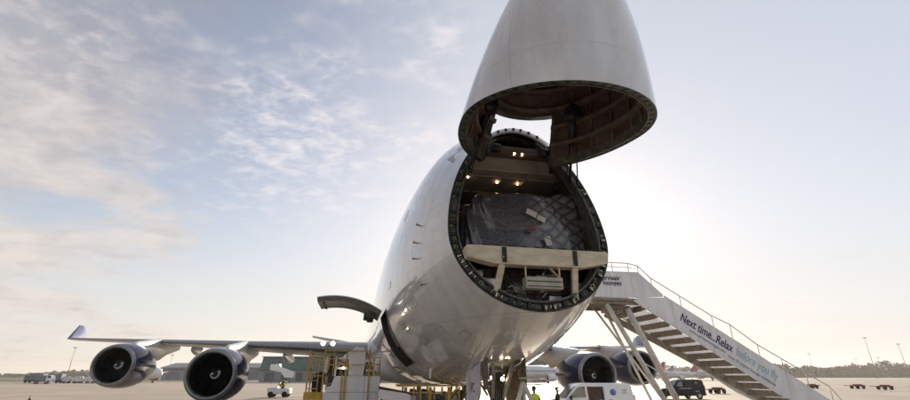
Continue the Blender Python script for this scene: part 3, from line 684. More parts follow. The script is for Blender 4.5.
def engine(sx, x, y, z, lipmat):
    E_ = MB(); n = 48
    def cir(r, yy, dz=0, sq=1):
        yy = yy if yy < 1.4 else 1.4+(yy-1.4)*.80
        return [(sx*x+r*math.cos(2*PI*i/n), y+yy, z+dz+r*math.sin(2*PI*i/n)*sq) for i in range(n)]
    E_.loft([cir(1.39, .22), cir(1.46, .6), cir(1.52, 1.3), cir(1.53, 2.0), cir(1.48, 2.9), cir(1.36, 3.8), cir(1.2, 4.7), cir(1.02, 5.5), cir(.94, 5.7), cir(.86, 5.5), cir(.8, 5.0)])
    e = E_.build('engine', 'navy', AC)
    MB().loft([cir(1.39, .225), cir(1.345, .09), cir(1.29, .02), cir(1.24, 0), cir(1.19, .02), cir(1.15, .1), cir(1.125, .26)]).build('inlet_lip', lipmat, e)
    MB().loft([cir(1.124, .262), cir(1.12, .5), cir(1.14, .9), cir(1.15, 1.35)]).build('inlet_duct', 'black', e)
    fb = MB()
    for i in range(26):
        a = 2*PI*i/26; q = []
        for r, tw in ((.36, .35), (.75, .55), (1.13, .8)):
            hw = .075+.02*r
            for s_ in (-1, 1):
                t_ = a+s_*hw/r*math.cos(tw); q.append((sx*x+r*math.cos(t_), y+1.12+s_*hw*math.sin(tw), z+r*math.sin(t_)))
        fb.add(q, [(0, 1, 3, 2), (2, 3, 5, 4)], True)
    fb.loft([cir(1.15, 1.35), cir(.3, 1.33)])
    fn = fb.build('fan', mat('fan_dark', (.004, .004, .005), .5, spec=.15, var=.2), e)
    sp_ = MB().loft([[(sx*x+r*math.cos(2*PI*i/24), y+yy, z+r*math.sin(2*PI*i/24)) for i in range(24)] for r, yy in ((.37, 1.08), (.33, .95), (.24, .8), (.12, .68), (.01, .62))]).build('spinner', 'dark_metal', fn)
    swp = MB(); c0 = []; c1 = []
    for i in range(26):
        t = i/25; a = 1.2+t*2*PI*.95; yy0 = .66+.33*t; r0 = .02+.28*t
        for lst, dr in ((c0, -.035-.015*t), (c1, .035+.015*t)):
            r = max(.004, r0+dr); yq = [(.37, 1.08), (.33, .95), (.24, .8), (.12, .68), (.004, .62)]
            for (ra, ya_), (rb, yb_) in zip(yq[:-1], yq[1:]):
                if rb <= r <= ra: yv = lerp((r-rb)/(ra-rb), yb_, ya_); break
            else: yv = 1.07
            lst.append((sx*x+r*math.cos(a), y+yv-.015, z+r*math.sin(a)))
    swp.loft([c0, c1], closed=False).build('spiral_mark', 'white_paint', sp_)
    # core and exhaust
    MB().loft([cir(.8, 5.0), cir(.72, 5.9), cir(.55, 6.6), cir(.5, 6.65)]).loft([cir(.4, 6.2), cir(.3, 6.8), cir(.02, 7.3)]).build('exhaust', 'bare_metal', e)
    # band of bare metal and paler lower cowl behind the lip
    q = wing_at(x); yl = q[1]; zl = q[3]
    py = MB(); rr = []
    for yy, zt, zb, hw in ((y+1.9, z+1.52, z+1.2, .05), (y+2.8, z+1.75, z+1.0, .19), (y+4.4, lerp(.55, z+1.75, zl+.1), z+.8, .24), (yl+.2, zl+.28, z+.5, .26), (yl+1.6, zl+.2, zl-1.0, .24), (yl+3.6, zl, zl-.65, .18), (yl+5.0, zl-.05, zl-.4, .05)):
        rr.append([(sx*x-hw, yy, zb), (sx*x+hw, yy, zb), (sx*x+hw*.95, yy, lerp(.8, zb, zt)), (sx*x+hw*.4, yy, zt), (sx*x-hw*.4, yy, zt), (sx*x-hw*.95, yy, lerp(.8, zb, zt))])
    py.loft(rr, cap0=True, cap1=True).build('pylon', 'wing_grey', e)
    return e
mat('lip_dark', (.20, .20, .205), .33, .9, var=.25, scale=5)
for sx in (-1, 1):
    engine(sx, 11.9, 22.3, 2.42, 'lip_metal'); engine(sx, 20.5, 30.2, 3.04, 'lip_metal')
# belly fairing
MB().loft([[(w_*math.cos(a), y, zc+h_*math.sin(a)) for a in [2*PI*i/40 for i in range(40)]] for y, w_, h_, zc in ((17.5, .4, .2, 2.4), (19, 2.3, .9, 2.75), (22, 3.3, 1.2, 3.0), (28, 3.55, 1.35, 3.15), (36, 3.4, 1.3, 3.1), (40, 2.4, .8, 2.8), (42, .4, .2, 2.4))]).build('belly_fairing', 'wing_grey', AC)
# tail
def slab(secs, name, m_):
    rr = [[(p[0]+u[1]*th*(1 if ax == 'x' else 0), p[1]+u[0]*ch, p[2]+(u[1]*th if ax == 'z' else 0)) for u in ((0, 0), (.1, .7), (.4, 1), (1, 0), (.4, -1), (.1, -.7))] for p, ch, th, ax in secs]
    return MB().loft(rr, cap0=True, cap1=True).build(name, m_, AC)
slab([((0, 54.5, 8.2), 11.5, .55, 'x'), ((0, 63.2, 18.6), 4.4, .25, 'x'), ((0, 63.8, 19.2), 3.6, .1, 'x')], 'tail_fin', 'navy')
for sx in (-1, 1): slab([((sx*1.2, 58.5, 5.9), 8.8, .4, 'z'), ((sx*11, 66.8, 8.0), 2.6, .15, 'z')], 'tailplane', 'wing_grey')
# main gear
for sx, yg in ((-5.5, 34.5), (5.5, 34.5), (-1.9, 37.6), (1.9, 37.6)):
    mg = MB().cyl((sx, yg, 3.4), (sx, yg, .7), .22, n=14).bar((sx, yg-.9, .65), (sx, yg+.9, .65), .2, .22).bar((sx, yg, 1.4), (sx*.7, yg-1.2, 3.2), .14, .14).build('main_gear', 'gear_strut', AC)
    for dx in (-.55, .55):
        for dy in (-.75, .75):
            MB().loft([[(sx+dx+t, yg+dy+r*math.cos(a), .62+r*math.sin(a)) for a in [2*PI*i/24 for i in range(24)]] for r, t in ((.2, .18), (.55, .2), (.61, .14), (.62, 0), (.61, -.14), (.55, -.2), (.2, -.18))], cap0=True, cap1=True).build('wheel', 'rubber', mg)
    MB().prism([(yg-.9, 3.2), (yg+.9, 3.2), (yg+.8, 1.5), (yg-.8, 1.5)], 'x', sx+.75*(1 if sx > 0 else -1)-.02, sx+.75*(1 if sx > 0 else -1)+.02).build('gear_leg_door', 'white_paint', mg)

# local point of the aircraft -> world
def W(x, y, z=0): 
    return (X0+math.cos(YAW)*x-math.sin(YAW)*y, D0+math.sin(YAW)*x+math.cos(YAW)*y, z)
# ------------------------------------------------------------------ wrapped cargo on its pallet, inside the hold
PX0, PX1, PYF, PZ0 = -1.55, 2.02, 3.72, 5.0
CG = thing('wrapped_cargo', 'black film wrapped quilted load under netting just inside the open nose', 'cargo', W(.42, 5.28, 4.965), YAW)
MB().box((0, 0, .06), (3.3, 2.44, .06)).build('pallet', 'silver', CG)
def bundle(u, v):
    # u around the front, v up; superellipse blob with quilted skin
    pass
cv = []; nu, nv = 96, 44
for j in range(nv+1):
    v = j/nv; row = []
    for i in range(nu):
        a = 2*PI*i/nu
        e = .28
        cx = math.copysign(abs(math.cos(a))**e, math.cos(a)); cy = math.copysign(abs(math.sin(a))**e, math.sin(a))
        z = 1.95*math.sin(min(1, v*1.06)*PI/2)**.9 if v < .94 else 1.95
        sh = (1-max(0, (v-.45)/.55)**2.6*.62) if v < .999 else 0.0
        sh = sh+(1-sh)*.75*max(0, cx)
        x, y = 1.84*cx*sh, 1.2*cy*sh
        top = 1+.04*math.sin(3*a+1)
        # higher on the aircraft's left, slumped on its right
        zz_ = z*(1.02+.09*(x/1.8))*top
        wv_ = .055*math.sin(7*a+5*v)*math.sin(9*v+2*a)+.05*math.sin(13*a-4*v+1)*v+.03*math.sin(23*a+11*v)
        k_ = 1+wv_*(.35+.65*v)
        x, y = x*k_, y*k_; zz_ *= 1+(.035*math.sin(5.3*x+1.2)+.03*math.sin(11*x+y*3))*v
        row.append((x, y, .09+zz_))
    cv.append(row)
cm = MB().loft(cv, cap1=True)
WR = cm.build('film_wrap', 'wrap', CG)
mw = bpy.data.materials.new('quilted_wrap'); mw.use_nodes = True
n_ = mw.node_tree.nodes; l_ = mw.node_tree.links; b_ = n_['Principled BSDF']
b_.inputs['Base Color'].default_value = (.05, .05, .06, 1); b_.inputs['Roughness'].default_value = .2; b_.inputs['Coat Weight'].default_value = 1; b_.inputs['Coat Roughness'].default_value = .1
t_ = n_.new('ShaderNodeTexCoord'); s_ = n_.new('ShaderNodeSeparateXYZ'); l_.new(t_.outputs['Object'], s_.inputs[0])
def mm(op, a, b=None):
    q = n_.new('ShaderNodeMath'); q.operation = op
    for i, x in enumerate((a, b)):
        if x is None: continue
        if isinstance(x, (int, float)): q.inputs[i].default_value = x
        else: l_.new(x, q.inputs[i])
    return q.outputs[0]
nz = n_.new('ShaderNodeTexNoise'); nz.inputs['Scale'].default_value = 1.5; nz.inputs['Detail'].default_value = 3; l_.new(t_.outputs['Object'], nz.inputs['Vector'])
wob = mm('MULTIPLY', mm('SUBTRACT', nz.outputs['Fac'], .5), .4)
ax = mm('ADD', mm('MULTIPLY', s_.outputs['X'], .8), wob)
d1 = mm('ABSOLUTE', mm('SINE', mm('MULTIPLY', mm('ADD', ax, mm('ADD', s_.outputs['Z'], mm('MULTIPLY', s_.outputs['Y'], .8))), 9.)))
d2 = mm('ABSOLUTE', mm('SINE', mm('MULTIPLY', mm('SUBTRACT', ax, mm('ADD', s_.outputs['Z'], mm('MULTIPLY', s_.outputs['Y'], .8))), 9.)))
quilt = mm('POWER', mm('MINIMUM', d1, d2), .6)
nz2 = n_.new('ShaderNodeTexNoise'); nz2.inputs['Scale'].default_value = 5; nz2.inputs['Detail'].default_value = 6; nz2.inputs['Distortion'].default_value = 2.2; l_.new(t_.outputs['Object'], nz2.inputs['Vector'])
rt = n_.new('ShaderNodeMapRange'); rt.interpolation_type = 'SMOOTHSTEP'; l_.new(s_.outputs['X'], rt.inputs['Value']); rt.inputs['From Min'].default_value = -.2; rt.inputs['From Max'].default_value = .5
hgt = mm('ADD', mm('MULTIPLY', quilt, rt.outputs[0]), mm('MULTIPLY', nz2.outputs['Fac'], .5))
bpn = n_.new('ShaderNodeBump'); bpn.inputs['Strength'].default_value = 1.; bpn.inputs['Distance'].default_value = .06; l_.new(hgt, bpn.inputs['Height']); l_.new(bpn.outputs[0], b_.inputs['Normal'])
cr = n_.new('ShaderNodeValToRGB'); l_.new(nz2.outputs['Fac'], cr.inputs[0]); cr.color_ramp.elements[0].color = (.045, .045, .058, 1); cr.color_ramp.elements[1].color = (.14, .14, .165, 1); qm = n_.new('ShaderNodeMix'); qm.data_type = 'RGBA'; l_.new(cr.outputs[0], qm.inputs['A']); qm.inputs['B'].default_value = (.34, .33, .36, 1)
l_.new(mm('MULTIPLY', mm('MULTIPLY', quilt, rt.outputs[0]), .8), qm.inputs['Factor']); l_.new(qm.outputs['Result'], b_.inputs['Base Color'])  # quilt crests on the aircraft's left are painted paler to look lit
WR.data.materials[0] = mw
def front(x, z): return -1.25*(1-max(0, (z/1.95-.62))**2*1.2)-.05
def sticker(name, x, z, w_, h_, rot, m_):
    q = []
    for sx, sz in ((-1, -1), (1, -1), (1, 1), (-1, 1)):
        dx = sx*w_/2*math.cos(rot)-sz*h_/2*math.sin(rot); dz = sx*w_/2*math.sin(rot)+sz*h_/2*math.cos(rot)
        q.append((x+dx, front(x, z+dz)-.03, z+dz))
    MB().add(q+[(a, b+.01, c) for a, b, c in q], [(0, 1, 2, 3), (7, 6, 5, 4), (0, 4, 5, 1), (1, 5, 6, 2), (2, 6, 7, 3), (3, 7, 4, 0)]).build(name, m_, CG)
sticker('address_sheet', .02, 1.42, .30, .17, -.45, 'paper'); sticker('address_sheet', .28, 1.27, .24, .15, -.45, 'paper')
sticker('red_tag', -.02, .98, .2, .15, .1, 'red'); sticker('white_tag', .42, .66, .17, .24, .25, 'paper')
sw_ = MB()
for (xa, za, xb, zb2) in ((-1.5, 1.25, .5, .72), (-1.2, .9, .3, 1.0)):
    pts = [(lerp(i/10, xa, xb), front(0, lerp(i/10, za, zb2))-.035, lerp(i/10, za, zb2)+.018*math.sin(i*1.1)) for i in range(11)]
    for a_, b2 in zip(pts[:-1], pts[1:]): sw_.bar(a_, b2, .008, .018)
split(sw_, 'strap', mat('webbing', (.20, .19, .18), .6, var=.2), CG)
# ------------------------------------------------------------------ passenger stairs at the left door
SO = Vector(W(4.45, 8.0)); SX = math.cos(YAW), math.sin(YAW)
STR = thing('passenger_stairs', 'long white boarding stairs on wheels with advertising along the side, leading to the aircraft', 'boarding stairs', (SO.x, SO.y, 0), YAW)
ox = 4.45
def sx_(x): return x-ox
WD = 1.9
for yy, nm in ((0, 'side_panel'), (WD, 'side_panel')):
    fp = [(6.05, 4.98), (7.05, 5.02), (7.05, 5.10), (13.1, 1.56), (15.0, .45), (14.4, .25), (10.98, 1.74), (5.75, 4.86), (5.95, 4.98)]
    MB().prism([(sx_(a), b) for a, b in fp], 'y', yy, yy+.05).build(nm, 'stair_white', STR, bevel=.008)
    tp = [(4.2, 4.96), (6.02, 4.975), (7.0, 5.045), (7.0, 5.13), (6.12, 5.92), (4.2, 5.9)]
    MB().prism([(sx_(a), b) for a, b in tp], 'y', yy+.003, yy+.047).build('platform_panel', 'stair_white', STR, bevel=.008)
MB().box((sx_(5.1), WD/2, 4.9), (1.9, WD-.02, .1)).box((sx_(5.1), .12, 4.8), (1.9, .1, .14)).box((sx_(5.1), WD-.12, 4.8), (1.9, .1, .14)).build('platform', 'tread', STR)
ns = 17
for i in range(ns):
    t = (i+.5)/ns; x = lerp(t, 6.0, 14.2); z = lerp(t, 4.75, .3)
    MB().box((sx_(x), WD/2+.02, z), (.30, WD-.1, .05)).box((sx_(x)-.15, WD/2+.02, z+.0), (.025, WD-.1, .21)).build('step', 'tread', STR)
sg = MB()
for yy in (WD-.12,):
    sg.bar((sx_(5.6), yy, 4.62), (sx_(14.6), yy, -.05+.3), .09, .22)
sg.build('stringer', 'tread', STR)
ps = MB()
for a in (7.3, 8.7, 10.1, 11.5, 12.9): t_ = 5.10-.585*(a-7.05); ps.box((sx_(a), -.002, t_-.53), (.012, .006, 1.0))
for a in (4.9, 5.8): ps.box((sx_(a), .001, 5.45), (.01, .006, .86))
split(ps, 'panel_seam', 'wing_grey', STR)
bo = MB()
for i in range(24): a = 6.3+.3*i; bo.box((sx_(a), -.004, 4.86-.595*(a-5.75)+.1), (.03, .008, .03))
split(bo, 'bolt', 'bare_metal', STR)
# handrails
for yy in (.03, WD+.02):
    path = [(4.3, 6.24), (5.75, 6.24), (6.15, 6.16), (6.62, 5.72), (8.9, 4.42), (9.6, 4.12), (10.6, 3.42), (13.3, 1.98), (13.8, 1.35), (13.9, 1.0)]
    hr = MB().tube([(sx_(a), yy, b) for a, b in path], .018, 8)
    def top(x): return 5.92 if x < 6.12 else (lerp((x-6.12)/.9, 5.92, 5.1) if x < 7.02 else 5.10-.5851*(x-7.05))
    for (a, b) in path[:-2]: hr.cyl((sx_(a), yy, min(b, top(a))-.04), (sx_(a), yy, b), .014, n=6)
    for a in (5.1, 7.7, 11.5, 12.4):
        for (p, q) in zip(path[:-1], path[1:]):
            if p[0] <= a <= q[0]: b = lerp((a-p[0])/(q[0]-p[0]), p[1], q[1]); hr.cyl((sx_(a), yy, top(a)-.04), (sx_(a), yy, b), .014, n=6)
    hr.tube([(sx_(4.9), yy, 6.08), (sx_(5.9), yy, 6.08)], .012, 6)
    hr.build('handrail', 'tube_white', STR)
# lifting legs and chassis
for yy, lst in ((.15, ((4.75, 4.75, 6.95, .7, .085), (5.55, 4.6, 7.35, .7, .105))), (WD-.3, ((5.45, 4.86, 7.3, .7, .05),))):
    for (a, b, c_, d_, r_) in lst:
        MB().cyl((sx_(a), yy, b), (sx_(c_), yy, d_), r_, n=12).build('lifting_leg', 'tube_white', STR)
br = MB()
for k in (2, 4):
    t0, t1 = .2+.14*k, .28+.14*k
    br.cyl((sx_(lerp(t0, 4.75, 6.95)), .15, lerp(t0, 4.75, .7)), (sx_(lerp(t1, 5.55, 7.35)), .15, lerp(t1, 4.6, .7)), .022, n=8)
br.cyl((sx_(5.0), WD-.3, 4.86), (sx_(6.95), .3, 1.0), .04, n=8)
br.build('cross_brace', 'tube_white', STR)
fj = MB().box((sx_(5.3), .5, 4.6), (.9, .5, .22)).box((sx_(5.75), 1.2, 4.55), (.5, .6, .3))
for k in range(7): fj.cyl((sx_(4.9+.14*k), .12, 4.62), (sx_(4.95+.14*k), .5, 4.5-.06*(k % 3)), .035, n=8)
fj.build('hinge_gear', 'tread', STR)
MB().box((sx_(8.4), WD/2, .62), (7.6, 1.7, .26)).box((sx_(12.8), WD/2, .75), (1.6, 1.7, .35)).build('chassis', 'stair_white', STR, bevel=.03)
for a in (6.0, 11.5):
    for yy in (.0, WD-.25):
        MB().cyl((sx_(a), yy, .36), (sx_(a), yy+.25, .36), .36, n=20).build('wheel', 'rubber', STR)
# lettering on the side that faces the camera
sa = math.atan(.5851)
def side_m(x, z, ang): return Matrix.Translation((sx_(x), -.006, z)) @ Matrix.Rotation(ang, 4, 'Y') @ Matrix.Rotation(PI/2, 4, 'X')
sa = math.atan(.575)
text('lettering', 'Next time...Relax', .42, 'text_navy', STR, side_m(7.50, 4.235, sa), offset=.007, width=2.19)
text('lettering', 'before you fly', .42, 'text_blue', STR, side_m(9.53, 3.07, sa), offset=.002, width=1.74)
text('small_lettering', 'www.servisairlounges.com', .15, 'text_grey', STR, side_m(7.81, 3.85, sa), width=1.5)
text('small_lettering', 'from 25 airport lounges worldwide', .15, 'text_grey', STR, side_m(9.2, 2.98, sa), width=1.97)
text('lettering', 'servisair', .24, 'text_navy', STR, side_m(5.33, 5.58, 0), offset=.004, align='RIGHT')
text('lettering', 'lounges', .24, 'text_navy', STR, side_m(5.37, 5.40, 0), offset=.004, align='RIGHT')

# ------------------------------------------------------------------ people
def person(loc, rz, label, top, legs, vest=None, h=1.8, lean=0, arms=((-.28, .0, .84), (.28, .0, .84)), bald=False, pitch=0):
    k = h/1.8
    P = thing('person', label, 'person', loc, rz, None)
    bmv = []; be = []; rad = []
    def v(x, y, z, r): bmv.append((x*k, y*k, z*k)); rad.append(r*k); return len(bmv)-1
    pel = v(0, 0, .96, .135); bel = v(0, .0, 1.12, .13); che = v(0, 0, 1.33, .145); nk0 = v(0, .01, 1.47, .075); nk = v(0, 0, 1.54, .055); hd0 = v(0, -.015, 1.63, .10); hd1 = v(0, -.01, 1.70, .10)
    for a, b in ((pel, bel), (bel, che), (che, nk0), (nk0, nk), (nk, hd0), (hd0, hd1)): be.append((a, b))
    for s_, (axx, ayy, azz) in zip((-1, 1), arms):
        sh = v(s_*.20, 0, 1.42, .072); el = v(s_*.185+(axx-s_*.185)*.55, ayy*.4+.04, (1.42+azz)/2+.02, .045); wr = v(axx, ayy, azz, .032); pm = v(axx, ayy-.01, azz-.075, .032)
        be += [(che, sh), (sh, el), (el, wr), (wr, pm)]
        for f_ in range(4):
            l_ = (.075, .085, .08, .06)[f_]; a = v(axx+(.0), ayy-.03+.02*f_, azz-.12, .011); b = v(axx-s_*.012, ayy-.035+.021*f_, azz-.12-l_*.6, .009); c = v(axx-s_*.03, ayy-.035+.02*f_, azz-.12-l_, .008)
            be += [(pm, a), (a, b), (b, c)]
        t0 = v(axx-s_*.01, ayy-.055, azz-.08, .012); t1 = v(axx-s_*.02, ayy-.075, azz-.12, .009); be += [(wr, t0), (t0, t1)]
        hp = v(s_*.095, 0, .88, .10); kn = v(s_*.11, -.01, .5, .065); an = v(s_*.115, .02, .09, .045); toe = v(s_*.13, -.16, .045, .042)
        be += [(pel, hp), (hp, kn), (kn, an), (an, toe)]
    me = bpy.data.meshes.new('body'); me.from_pydata(bmv, be, []); o = bpy.data.objects.new('body_tmp', me); C.objects.link(o)
    sk = o.modifiers.new('skin', 'SKIN'); 
    for i, sv in enumerate(me.skin_vertices[0].data): sv.radius = (rad[i], rad[i]*(.8 if i in (pel, bel, che) else 1)); sv.use_root = (i == 0)
    sb = o.modifiers.new('sub', 'SUBSURF'); sb.levels = 1; sb.render_levels = 1
    bpy.context.view_layer.update()
    m2 = bpy.data.meshes.new_from_object(o.evaluated_get(bpy.context.evaluated_depsgraph_get())); bpy.data.objects.remove(o)
    m2.name = 'body'; m2.materials.clear()
    for x in (top, legs, 'skin', 'rubber'): m2.materials.append(M(x))
    for p in m2.polygons:
        c = p.center/k; p.use_smooth = True
        p.material_index = 2 if c.z > 1.515 else 0 if c.z > .98 else 1 if c.z > .1 else 3
        if abs(c.x) > .2 and c.z < 1.45: p.material_index = 0
        for ar in arms:
            if (Vector((c.x, c.y, c.z))-Vector((ar[0], ar[1], ar[2]-.09))).length < .115: p.material_index = 2
    body = bpy.data.objects.new('body', m2); C.objects.link(body); body.parent = P
    hb = MB().ball((0, .015*k, 1.725*k), (.098*k, .108*k, .095*k), 14, 10)
    hb.f = [f for f in hb.f]; 
    hb.v = [(x, y if z > 1.70*k or y > -.01 else y*.2, max(z, 1.62*k)) for x, y, z in hb.v]
    hb.build('hair', 'hair', P)
    fc = MB().ball((0, -.10*k, 1.645*k), (.014*k, .02*k, .024*k), 8, 6); fc.ball((-.088*k, 0, 1.65*k), (.012*k, .02*k, .03*k), 8, 6); fc.ball((.088*k, 0, 1.65*k), (.012*k, .02*k, .03*k), 8, 6); fc.build('face', 'skin', P)
    ey = MB()
    for s_ in (-1, 1): ey.ball((s_*.032*k, -.087*k, 1.675*k), .011*k, 8, 6)
    ey.box((0, -.094*k, 1.60*k), (.045*k, .008*k, .009*k)); ey.build('eyes_and_mouth', 'black', P)
    if vest:
        def ell(a_, b_, z_): return [(a_*k*math.cos(2*PI*i/24), b_*k*math.sin(2*PI*i/24), z_*k) for i in range(24)]
        vb = MB().loft([ell(.19, .145, .93), ell(.185, .145, 1.05), ell(.19, .15, 1.2), ell(.21, .155, 1.33), ell(.215, .14, 1.43), ell(.15, .10, 1.485), ell(.07, .07, 1.50)])
        V = vb.build('vest', vest, P)
        MB().loft([ell(.194, .149, 1.06), ell(.195, .151, 1.11)]).build('reflective_band', 'latch_white', V)
    return P
person((3.72, 22.5, 0), R(190), 'person in a yellow high visibility vest standing with their back turned beside the white van', 'navy_cloth', 'navy_cloth', 'hivis', 1.90)
person((5.35, 25.0, 0), R(60), 'person in dark work clothes standing between the vested worker and the white van', 'dark_cloth', 'dark_cloth', None, 1.80)
person(W(-.75, 10.5), R(20), 'person in dark clothes standing under the nose gear doors', 'dark_cloth', 'navy_cloth', None, 1.68)
person(W(-2.35, 13.2), R(200), 'person in a navy jacket standing behind the yellow work platform', 'navy_cloth', 'navy_cloth', None, 1.80)
person(W(-.9, 13.8), R(100), 'person in dark overalls at the right end of the yellow work platform', 'dark_cloth', 'dark_cloth', None, 1.78)

# ------------------------------------------------------------------ vans
def van(name, label, loc, rz, paint, dark, group=None):
    V = thing(name, label, 'van', loc, rz)
    Lh = 2.45
    prof = [(-2.42, .45), (-2.45, .72), (-2.38, .98), (-1.62, 1.16), (-1.50, 1.22), (-.88, 1.83), (-.72, 1.93), (-.4, 1.98), (1.9, 1.97), (2.22, 1.93), (2.32, 1.80), (2.42, 1.0), (2.44, .5), (2.40, .32), (-2.3, .32)]
    cx, cz = 0, 1.0
    rg = []
    for y, k in ((-.95, .955), (-.93, .98), (-.85, .995), (0, 1.0), (.85, .995), (.93, .98), (.95, .955)):
        rg.append([(x*k, y*(1-.10*max(0, (z-1.05)/.95)), cz+(z-cz)*k) for x, z in prof])
    MB().loft(rg, cap0=True, cap1=True).build('body', paint, V)
    sw = lambda z: -.953*(1-.10*max(0, (z-1.05)/.95))
    def side(poly, off, sgn=-1): return [(x, -sgn*(sw(z)-off) if sgn > 0 else sw(z)-off, z) for x, z in poly]
    def panel(nm, poly, m_, off=.006, both=True, par=None):
        b = MB()
        for sg in ((-1, 1) if both else (-1,)):
            q = [(x, sg*-(sw(z)-off), z) for x, z in poly]; b.add(q, [tuple(range(len(q)))])
        return split(b, nm, m_, par or V)[0]
    for nm, poly in (('window', [(-1.38, 1.25), (-.82, 1.76), (-.42, 1.80), (-.40, 1.25)]),):
        panel(nm, poly, 'glass')
    ws = MB().add([(-1.545, -.74, 1.235), (-1.545, .74, 1.235), (-.90, .66, 1.835), (-.90, -.66, 1.835)], [(0, 1, 2, 3)])
    ws.v = [(x-.012, y, z+.012) for x, y, z in ws.v]; ws.build('windscreen', 'glass_bright', V)
    for yy in (-.72, .72): MB().ball((-2.33, yy, .86), (.12, .17, .12), 12, 8).build('headlight', 'glass_bright', V)
    for yy in (-.86, .86): MB().box((2.385, yy, 1.15), (.04, .1, .42)).build('tail_light', 'red', V)
    MB().box((-2.44, 0, .5), (.12, 1.7, .22)).box((2.44, 0, .48), (.1, 1.75, .2)).build('bumper', 'black', V, bevel=.03)
    for yy in (-1.03, 1.03): MB().box((-1.28, yy, 1.22), (.1, .16, .2)).build('mirror', dark, V, bevel=.03)
    for xx in (-1.55, 1.5):
        for yy in (-.86, .86):
            wl = MB().loft([[(xx+r*math.cos(a), yy+t, .33+r*math.sin(a)) for a in [2*PI*i/24 for i in range(24)]] for r, t in ((.2, .105), (.31, .105), (.33, .07), (.33, -.07), (.31, -.105), (.2, -.105))], cap0=True, cap1=True).build('wheel', 'rubber', V)
            MB().cyl((xx, yy-.108, .33), (xx, yy+.108, .33), .19, n=16).build('rim', 'bare_metal', wl)
            MB().cyl((xx, yy*1.103-.004, .35), (xx, yy*1.103+.004, .35), .40, n=24).build('wheel_arch', 'black', V)
    return V, panel
wv, pn = van('white_van', 'white van with an open side door and a round blue globe on its rear panel', (7.62, 27.6, 0), R(4), 'van_white', 'black')
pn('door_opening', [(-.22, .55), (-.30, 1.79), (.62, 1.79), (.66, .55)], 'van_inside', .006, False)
pn('door_pillar', [(.47, .55), (.47, 1.785), (.62, 1.785), (.65, .55)], 'black', .010, False)
pn('sliding_door', [(.70, .55), (.68, 1.78), (1.66, 1.78), (1.72, .55)], 'van_white', .035, False)
LG = MB().cyl((1.16, -.958, 1.50), (1.16, -.935, 1.50), .17, n=24).build('globe_logo', 'blue', wv)
MB().loft([[(1.16+.15*math.sin(a)+.03, -.962, 1.50+.15*math.cos(a)) for a in [R(-20+30*i) for i in range(6)]], [(1.16+.15*math.sin(a)*.35+.03, -.962, 1.50+.15*math.cos(a)*.5) for a in [R(-20+30*i) for i in range(6)]]], closed=False).build('globe_swirl', 'light_blue', LG)  # lighter blue swirl printed on the globe logo
tl = MB()
for i in range(4): tl.box((1.82, -.905, 1.64-.07*i), (.3, .01, .02))
tl.build('small_print', 'text_grey', wv)
pn('door_handle', [(.86, 1.08), (.86, 1.13), (1.06, 1.13), (1.06, 1.08)], 'black', .045, False)
pn('body_seam', [(1.72, 1.03), (1.72, 1.045), (2.3, 1.045), (2.3, 1.03)], 'text_grey', .008, False)
# cargo inside the door opening
bvan, pn2 = van('black_van', 'black van with white lettering parked out on the apron behind the stairs', (25.1, 53.0, 0), R(14), 'van_black', 'van_black')
pn2('side_window', [(-.1, 1.25), (-.1, 1.76), (.8, 1.78), (.82, 1.25)], 'black', .006)
pn2('rear_window', [(1.0, 1.25), (1.0, 1.77), (2.1, 1.74), (2.15, 1.25)], 'black', .006)
pn2('front_window', [(-1.34, 1.27), (-.84, 1.74), (-.50, 1.77), (-.50, 1.27)], 'glass_bright', .010)
wl_ = MB()
for i in range(9): wl_.box((-.02+.09*i, -.885, 1.52), (.05, .01, .26 if i % 3 else .34))
for i in range(14): wl_.box((-.9+.11*i, -.962, 1.08), (.07, .01, .06))
for i in range(6): wl_.box((1.62+.09*i, -.885, 1.5), (.06, .01, .12)); wl_.box((1.62+.09*i, -.873, 1.66), (.06, .01, .08))
wl_.build('white_lettering', 'text_white', bvan)
MB().loft([[(1.35+r*math.cos(a), yv, 1.5+r*.95*math.sin(a)) for a in [2*PI*i/24 for i in range(25)]] for r, yv in ((.22, -.905), (.17, -.905))], closed=False).build('ring_logo', 'text_white', bvan)
MB().box((1.3, -.965, .78), (.5, .008, .11)).build('number_plate', 'yellow', bvan)

# ------------------------------------------------------------------ cargo loader under the open lower door
LO = thing('cargo_loader', 'white and yellow cargo loader with two lit floodlights beneath the lower cargo door', 'cargo loader', W(-4.1, 12.0), YAW)
def lx(x): return x+4.1
MB().box((lx(-3.95), 2.0, 1.05), (2.1, 5.5, .5)).box((lx(-3.95), -.2, .75), (2.3, 1.6, .7)).build('chassis', 'dark_metal', LO, bevel=.03)
fbx = MB().prism([(lx(-5.02), 1.72), (lx(-4.72), 2.02), (lx(-4.62), 2.34), (lx(-2.92), 2.34), (lx(-2.92), 1.45), (lx(-5.02), 1.45)], 'y', -.06, 0.0)
fbx.box((lx(-2.95), 1.5, 1.9), (.06, 3.0, .86)).build('front_panel', 'white_paint', LO, bevel=.01)
sm_ = MB()
for x in (-4.25, -3.5): sm_.box((lx(x), -.063, 1.9), (.015, .006, .86))
sm_.box((lx(-3.9), -.0635, 1.78), (1.9, .006, .015)); sm_.build('panel_seam', 'text_grey', LO)
MB().prism([(lx(-4.12), 2.342), (lx(-4.14), 2.95), (lx(-4.38), 3.0), (lx(-4.36), 3.08), (lx(-4.05), 3.28), (lx(-3.92), 3.42), (lx(-3.62), 3.38), (lx(-3.52), 3.2), (lx(-3.56), 2.342)], 'y', .1, .16).build('operator_screen', 'white_paint', LO, bevel=.01)
MB().box((lx(-4.0), 2.2, 1.92), (1.9, 4.0, .12)).build('roller_deck', 'bare_metal', LO)
rr_ = MB()
